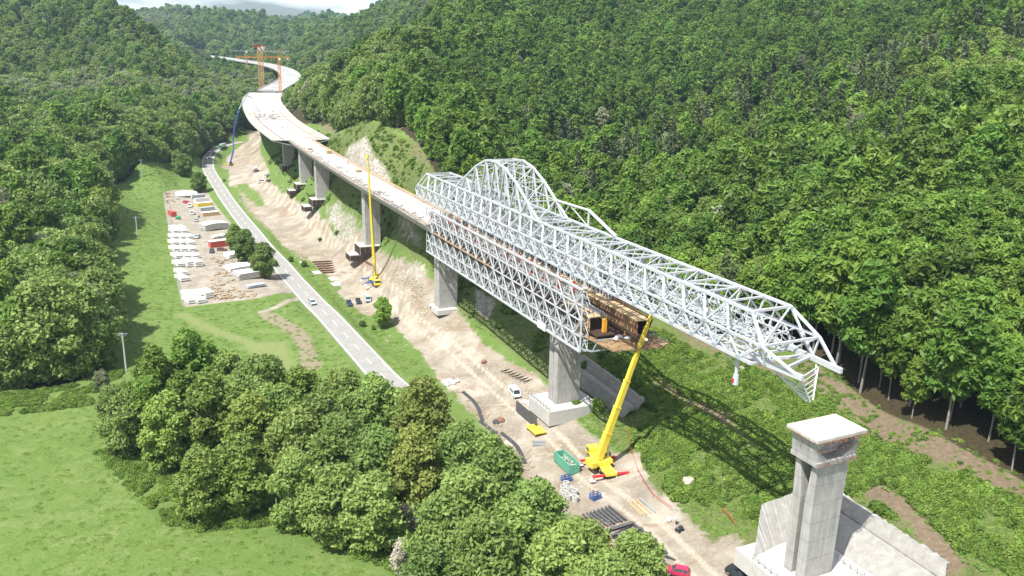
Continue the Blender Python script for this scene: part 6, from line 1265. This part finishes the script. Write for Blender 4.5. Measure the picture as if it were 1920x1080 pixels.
# guard posts beside the road
# far houses among the trees
hs = empty('low_house', tuple(gp(352, 222)), .2, 'low pale-roofed building among the trees far beyond the meadow', 'house'); MB().box((0, 0, 2), (22, 9, 5)).build('wall', 'plank', hs); mb = MB(); mb.sect([[(x, -5.4, 4.4), (x, 0, 6.6), (x, 5.4, 4.4)] for x in (-12, 12)]); mb.build('roof', 'roofgrey', hs); mb = MB(); [mb.box((x, -4.55, 2.2), (1.4, .1, 1.3)) for x in (-8, -3, 2, 7)]; mb.build('window', 'glass', hs)
# a felled log on the cleared slope
a, b_ = gp(704, 268), gp(756, 241); tag(MB().tube((a[0], a[1], a[2] + .3), (b_[0], b_[1], b_[2] + .5), .28, .16).build('felled_log', 'log'), 'long bare felled trunk lying on the cleared slope above the viaduct', 'log')

# ------------------------------------------------------------------ trees with a place of their own
GA = 'broadleaf trees of the grove beside the meadow'
for k, (u_, v_, h, key, lb) in enumerate([
    (300, 800, 1.05, 'bright', None), (365, 775, 1.1, 'bright', None), (430, 775, .95, 'alder', None), (500, 800, 1.0, 'alder', None), (565, 825, 1.0, 'olive', None), (640, 835, 1.05, 'alder', None), (705, 850, 1.0, 'alder', None),
    (795, 905, 1.15, 'yel', 'yellowish brown broadleaf tree rising in the middle of the grove'), (775, 960, 1.0, 'yel', 'lower yellowish brown tree in front of the taller one in the grove'), (860, 950, 1.0, 'alder', None), (935, 1000, .95, 'alder', None), (1000, 1060, .9, 'alder', None), (1085, 1110, .8, 'alder', None), (1185, 1130, .75, 'alder', None),
    (245, 850, .85, 'alder', None), (320, 880, 1.0, 'olive', None), (400, 870, 1.05, 'olive', None), (480, 890, 1.05, 'olive', None), (560, 915, 1.05, 'alder', None), (640, 930, 1.05, 'alder', None), (715, 945, 1.0, 'alder', None), (880, 1050, 1.05, 'alder', None), (960, 1110, 1.0, 'alder', None), (1045, 1150, .9, 'alder', None), (1130, 1190, .8, 'alder', None),
    (385, 975, .9, 'olive', None), (455, 965, .95, 'olive', None), (560, 985, .85, 'alder', None), (630, 1015, .95, 'alder', None), (700, 1030, .9, 'alder', None), (830, 1090, 1.0, 'alder', None), (900, 1150, 1.0, 'alder', None), (800, 1160, .8, 'alder', None),
    (355, 830, 1.0, 'bright', None), (440, 830, 1.0, 'alder', None), (520, 850, 1.0, 'alder', None), (600, 870, 1.0, 'alder', None), (675, 885, 1.0, 'alder', None), (750, 850, .95, 'alder', None), (285, 840, .95, 'bright', None), (905, 960, .95, 'alder', None),
    (760, 1085, .9, 'blossom', 'tree covered in pale cream blossom at the lower edge of the grove'), (762, 1000, .8, 'blossom', 'small pale blossoming tree showing between two grove trees'),
    (215, 800, .6, 'alder', None), (195, 740, .5, 'pale', 'pale grey shrub at the meadow end of the grove beside the power pole'), (205, 690, .55, 'alder', None), (200, 630, .6, 'alder', None),
    (460, 490, .9, 'alder', 'broad tree standing in the storage yard beside the road, farther one'), (495, 520, .95, 'alder', 'broad tree standing in the storage yard beside the road, nearer one'), (440, 470, .8, 'olive', 'olive tree behind the two broad trees of the storage yard'),
    (374, 360, .95, 'alder', 'lone round tree at the back of the yard overhanging the road'), (345, 330, 1.1, 'alder', 'round tree at the far corner of the meadow'), (335, 322, .9, 'olive', 'olive tree behind the round tree at the far corner of the meadow'),
    (718, 615, .72, 'bright', 'bright round tree right of the parked cars at the verge'), (700, 618, .4, 'bush', 'low bush at the foot of the bright round tree'),
    (680, 612, .6, 'bush', 'low bush left of the bright round tree'),
    (1098, 695, .8, 'bush', 'dark green bush at the right foot of the gantry pier'), (1080, 775, .9, 'bush', 'dense bush on the slope just below the gantry pier footing'), (1120, 770, .8, 'bush', 'second dense bush on the slope beside the crane boom'),
    (570, 500, .7, 'bush', 'bush on the verge left of the rusty girders'), (545, 490, .6, 'bush', 'bush on the verge beside the rubble slope'), (190, 655, 1.2, 'bush', 'round bush at the wood edge beside the meadow'), (190, 605, 1.6, 'bush', 'big round bush in the bay of the riverside wood'), (600, 452, .5, 'bush', 'small bush on the rocky slope below the viaduct'), (632, 440, .6, 'bush', 'bush on the rock beside the viaduct footing'), (420, 340, .5, 'bush', 'bush between the road bend and the haul road'), (560, 240, 1.0, 'bush', 'bush beyond the wing slab on the right')]):
    nm = key
    if key == 'yel': nm = 'olive'
    o = plant(nm, gp(u_, v_), h * (1.22 if k < 46 and v_ > 770 and key != 'blossom' else 1.0), lb or {'bright': 'fresh green tree at the meadow end of the grove', 'alder': 'mid green broadleaf tree in the grove beside the meadow', 'olive': 'olive green maple in the grove beside the meadow'}[key], None if lb else GA + ', ' + key, cat='bush' if key == 'bush' else 'tree', sz=.92 + .16 * random.random())
    if key == 'yel':
        for c_ in o.children:
            if c_.name.startswith('crown'):
                c_.data = c_.data.copy(); ym = bpy.data.materials.get('yellowing_leaves') or leafmat('yellowing_leaves', (.175, .235, .05), (.26, .315, .075), .05); c_.data.materials[0] = ym

# ------------------------------------------------------------------ low growth nobody could count
def tuft_mesh(name, n, r, h, size, leaf, seed, up_=.9, elong=2.5):
    r_ = np.random.default_rng(seed); a = r_.random(n) * 6.28; rr = r * np.sqrt(r_.random(n)); z = h * r_.random(n) ** 1.3 * (1 - .55 * (rr / r) ** 2); c = np.stack([rr * np.cos(a), rr * np.sin(a), z], -1)
    nrm = r_.normal(size=(n, 3)) * .8 + np.stack([np.cos(a) * .4, np.sin(a) * .4, np.full(n, up_)], -1); nrm /= np.linalg.norm(nrm, axis=1)[:, None]; t1 = np.cross(nrm, r_.normal(size=(n, 3))); t1 /= np.linalg.norm(t1, axis=1)[:, None]; t2 = np.cross(nrm, t1); s = size * (.6 + .8 * r_.random(n))
    V = np.stack([c - t1 * (s * elong / 2)[:, None], c + t2 * (s / 2)[:, None], c + t1 * (s * elong / 2)[:, None], c - t2 * (s / 2)[:, None]], 1).reshape(-1, 3); return cloudmesh(name, V, np.repeat(r_.random(n), 4), [LM[leaf]])
def area_points(n, px, cond):
    P = np.array([gp(*p)[:2] for p in px]); lo, hi = P.min(0), P.max(0); p = rng.uniform(lo, hi, (n, 2)); ins = np.zeros(n, bool)
    for i in range(len(P)):
        a, b_ = P[i], P[(i + 1) % len(P)]; ins ^= ((a[1] > p[:, 1]) != (b_[1] > p[:, 1])) & (p[:, 0] < (b_[0] - a[0]) * (p[:, 1] - a[1]) / (b_[1] - a[1] + 1e-12) + a[0])
    p = p[ins]; return p[cond(p[:, 0], p[:, 1])]
sh = [tuft_mesh('scrub_plant_%d' % k, 420, 1.0, (.9, .6, 1.3)[k % 3], .24, 'shrub', 40 + k, .6, 1.7) for k in range(4)]
def cs(x, y):
    al, cr = bloc(x, y); n_ = vnoise(x / 7, y / 7, 50) + .6 * vnoise(x / 2.6, y / 2.6, 51)
    pit = ((al > 156) & (al < 193) & (cr > -9) & (cr < 18)) | ((al > 75) & (al < 110) & (cr > -9) & (cr < 15))
    inn = (al > 106) & (al < 156) & (cr > -24 + (al - 106) * .3) & (cr < 1); n_ = n_ - .5 * inn
    return (samp(DIRT, x, y) < .35) & (samp(BROWN, x, y) < .45) & (samp(ROCK, x, y) < .3) & (samp(OPEN, x, y) > .9) & (n_ + rng.uniform(-.25, .25, len(x)) > -.05) & ~pit
S_ = area_points(60000, [(1080, 720), (1200, 620), (1300, 660), (1540, 720), (1720, 860), (1930, 950), (2100, 1150), (2100, 1300), (1450, 1250), (1330, 1000), (1200, 900), (1130, 850), (1060, 770)], cs)
S2 = area_points(26000, [(600, 460), (560, 380), (500, 300), (560, 240), (700, 232), (790, 275), (830, 380), (1000, 500), (1200, 590), (1100, 700), (1000, 660), (860, 590), (780, 470), (690, 440)], lambda x, y: cs(x, y) & (vnoise(x / 5, y / 5, 60) > -.1))
S_ = np.concatenate([S_, S2]); G_ = area_points(60000, [(1060, 700), (1200, 620), (1300, 660), (1540, 720), (1720, 860), (1930, 950), (2100, 1150), (1450, 1250), (1330, 1000), (1200, 900), (1130, 850), (1060, 770)], lambda x, y: (samp(DIRT, x, y) < .4) & (samp(BROWN, x, y) < .6) & (samp(OPEN, x, y) > .9) & ~((bloc(x, y)[0] > 156) & (bloc(x, y)[0] < 193) & (bloc(x, y)[1] > -9) & (bloc(x, y)[1] < 16)) & (rng.random(len(x)) < .22))
G2_ = area_points(22000, [(560, 240), (700, 232), (790, 275), (830, 380), (1000, 500), (1100, 600), (1100, 700), (1000, 680), (860, 600), (780, 470), (690, 440), (600, 350)], lambda x, y: (samp(DIRT, x, y) < .4) & (samp(ROCK, x, y) < .4))
slope_tufts = np.concatenate([G_, G2_])
scatter('slope_shrubs', sh, np.c_[S_, samp(GZ, S_[:, 0], S_[:, 1]) - .05], rng.uniform(0, 6.28, len(S_)), rng.uniform(.45, 1.25, len(S_)), rng.integers(0, 4, len(S_)), 'low bright green shrubs and creepers covering the slopes beside the haul road', 'ground cover')
tf = [tuft_mesh('meadow_tuft_%d' % k, 150, .9, (.2, .3, .16)[k % 3], .13, 'grassb', 60 + k, 3.0, 3.0) for k in range(3)]
T_ = area_points(46000, [(-120, 1250), (-100, 740), (150, 735), (260, 700), (230, 600), (235, 450), (200, 335), (330, 310), (325, 450), (345, 580), (550, 560), (760, 760), (1050, 1010), (1100, 1250)], lambda x, y: (samp(YARD, x, y) < .3) & (samp(DIRT, x, y) < .3) & (samp(MOW, x, y) < .3) & (distline(road[::3], x, y)[0] > 5.5) & (vnoise(x / 9, y / 9, 70) * .6 + .7 * vnoise(x / 3, y / 3, 71) + rng.uniform(-.6, .6, len(x)) > -.15))
T2_ = area_points(5000, [(560, 440), (620, 500), (700, 590), (820, 720), (760, 740), (640, 590), (520, 460)], lambda x, y: (samp(DIRT, x, y) < .45) & (distline(road[::3], x, y)[0] > 5.0))
T_ = np.concatenate([T_, T2_]); scatter('meadow_grass', tf, np.c_[T_, samp(GZ, T_[:, 0], T_[:, 1]) - .04], rng.uniform(0, 6.28, len(T_)), rng.uniform(.4, 1.0, len(T_)), rng.integers(0, 3, len(T_)), 'long tufted grass growing all over the meadow', 'grass')
B_ = area_points(9000, [(1480, 640), (1560, 690), (1700, 785), (1920, 900), (2200, 1050), (2200, 1130), (1920, 960), (1700, 860), (1600, 800), (1480, 720)], lambda x, y: (vnoise(x / 6, y / 6, 90) + rng.uniform(-.5, .5, len(x)) > .22))
scatter('brushwood', [sh[1], sh[3], tf[0], tf[1]], np.c_[B_, samp(GZ, B_[:, 0], B_[:, 1]) - .05], rng.uniform(0, 6.28, len(B_)), rng.uniform(.25, .75, len(B_)), rng.integers(0, 4, len(B_)), 'sparse young growth on the brown strip below the forest edge', 'ground cover')
scatter('slope_grass', tf, np.c_[slope_tufts, samp(GZ, slope_tufts[:, 0], slope_tufts[:, 1]) - .03], rng.uniform(0, 6.28, len(slope_tufts)), rng.uniform(.3, .95, len(slope_tufts)), rng.integers(0, 3, len(slope_tufts)), 'rough grass growing between the shrubs on the slopes', 'grass')
# thick hedge-like undergrowth in front of the grove
U_ = area_points(9000, [(180, 850), (330, 1000), (520, 985), (740, 1075), (740, 1040), (600, 960), (350, 920), (200, 800)], lambda x, y: vnoise(x / 4, y / 4, 75) > -.2)
U2 = area_points(5000, [(-60, 745), (160, 720), (230, 690), (240, 740), (160, 760), (0, 780), (-60, 780)], lambda x, y: vnoise(x / 4, y / 4, 76) > -.1)
U_ = np.concatenate([U_, U2]); scatter('undergrowth', sh, np.c_[U_, samp(GZ, U_[:, 0], U_[:, 1])], rng.uniform(0, 6.28, len(U_)), rng.uniform(.4, 1.0, len(U_)), rng.integers(0, 4, len(U_)), 'leafy undergrowth at the foot of the trees beside the meadow', 'undergrowth')
# stones
rk = []
for k in range(3):
    mb = MB(); blob(mb, (0, 0, .25), .6, 90 + k, .6, 7, 5); me_ = bpy.data.meshes.new('stone_%d' % k); me_.from_pydata(mb.v, [], mb.f); me_.materials.append(M['rock']); rk.append(me_)
K_ = np.concatenate([area_points(6500, [(445, 360), (480, 385), (530, 430), (600, 480), (560, 490), (500, 430), (450, 385)], lambda x, y: x < 1e9), area_points(2600, [(735, 500), (790, 520), (808, 575), (800, 600), (745, 560)], lambda x, y: x < 1e9),
                     area_points(20000, [(470, 300), (520, 320), (600, 380), (680, 400), (720, 490), (850, 600), (1000, 700), (1300, 1000), (1250, 1100), (1000, 900), (820, 720), (640, 560), (560, 420)], lambda x, y: vnoise(x / 6, y / 6, 80) + rng.uniform(-.2, .2, len(x)) > .14)])
scatter('rubble_stones', rk, np.c_[K_, samp(GZ, K_[:, 0], K_[:, 1]) - .08], rng.uniform(0, 6.28, len(K_)), rng.uniform(.15, .8, len(K_)) ** 1.5, rng.integers(0, 3, len(K_)), 'pale rubble and stones strewn along the haul road', 'rubble')
p_ = gp(1292, 906); tag(blob(MB(), (p_[0], p_[1], p_[2] + .4), 1.5, 95, .6, 10, 7).build('boulder', 'rock'), 'pale boulder lying in the shrubs of the slope', 'boulder')
p_ = gp(1388, 694); tag(blob(MB(), (p_[0], p_[1], p_[2] + .4), 1.1, 96, .6, 10, 7).build('boulder', 'rock'), 'grey boulder under the nose of the gantry', 'boulder')

# ------------------------------------------------------------------ the air between
hm = bpy.data.materials.new('haze'); hm.use_nodes = True; t = hm.node_tree; t.nodes.clear(); ho = t.nodes.new('ShaderNodeOutputMaterial'); pv = t.nodes.new('ShaderNodeVolumePrincipled')
pv.inputs['Color'].default_value = (.55, .80, 1, 1); pv.inputs['Density'].default_value = .000085; pv.inputs['Anisotropy'].default_value = .2; t.links.new(pv.outputs[0], ho.inputs['Volume'])
topz = max(float(GZ[(GY < 5200) & (abs(GS) < .8)].max()) + 45, 140); hz = MB().box((0, 2500, (topz - 12) / 2), (10500, 5900, topz + 12)).build('haze', hm); tag(hz, 'thin pale blue summer haze filling the valley', 'haze', kind='stuff')
print('haze top', topz, 'ground min', GZ.min())
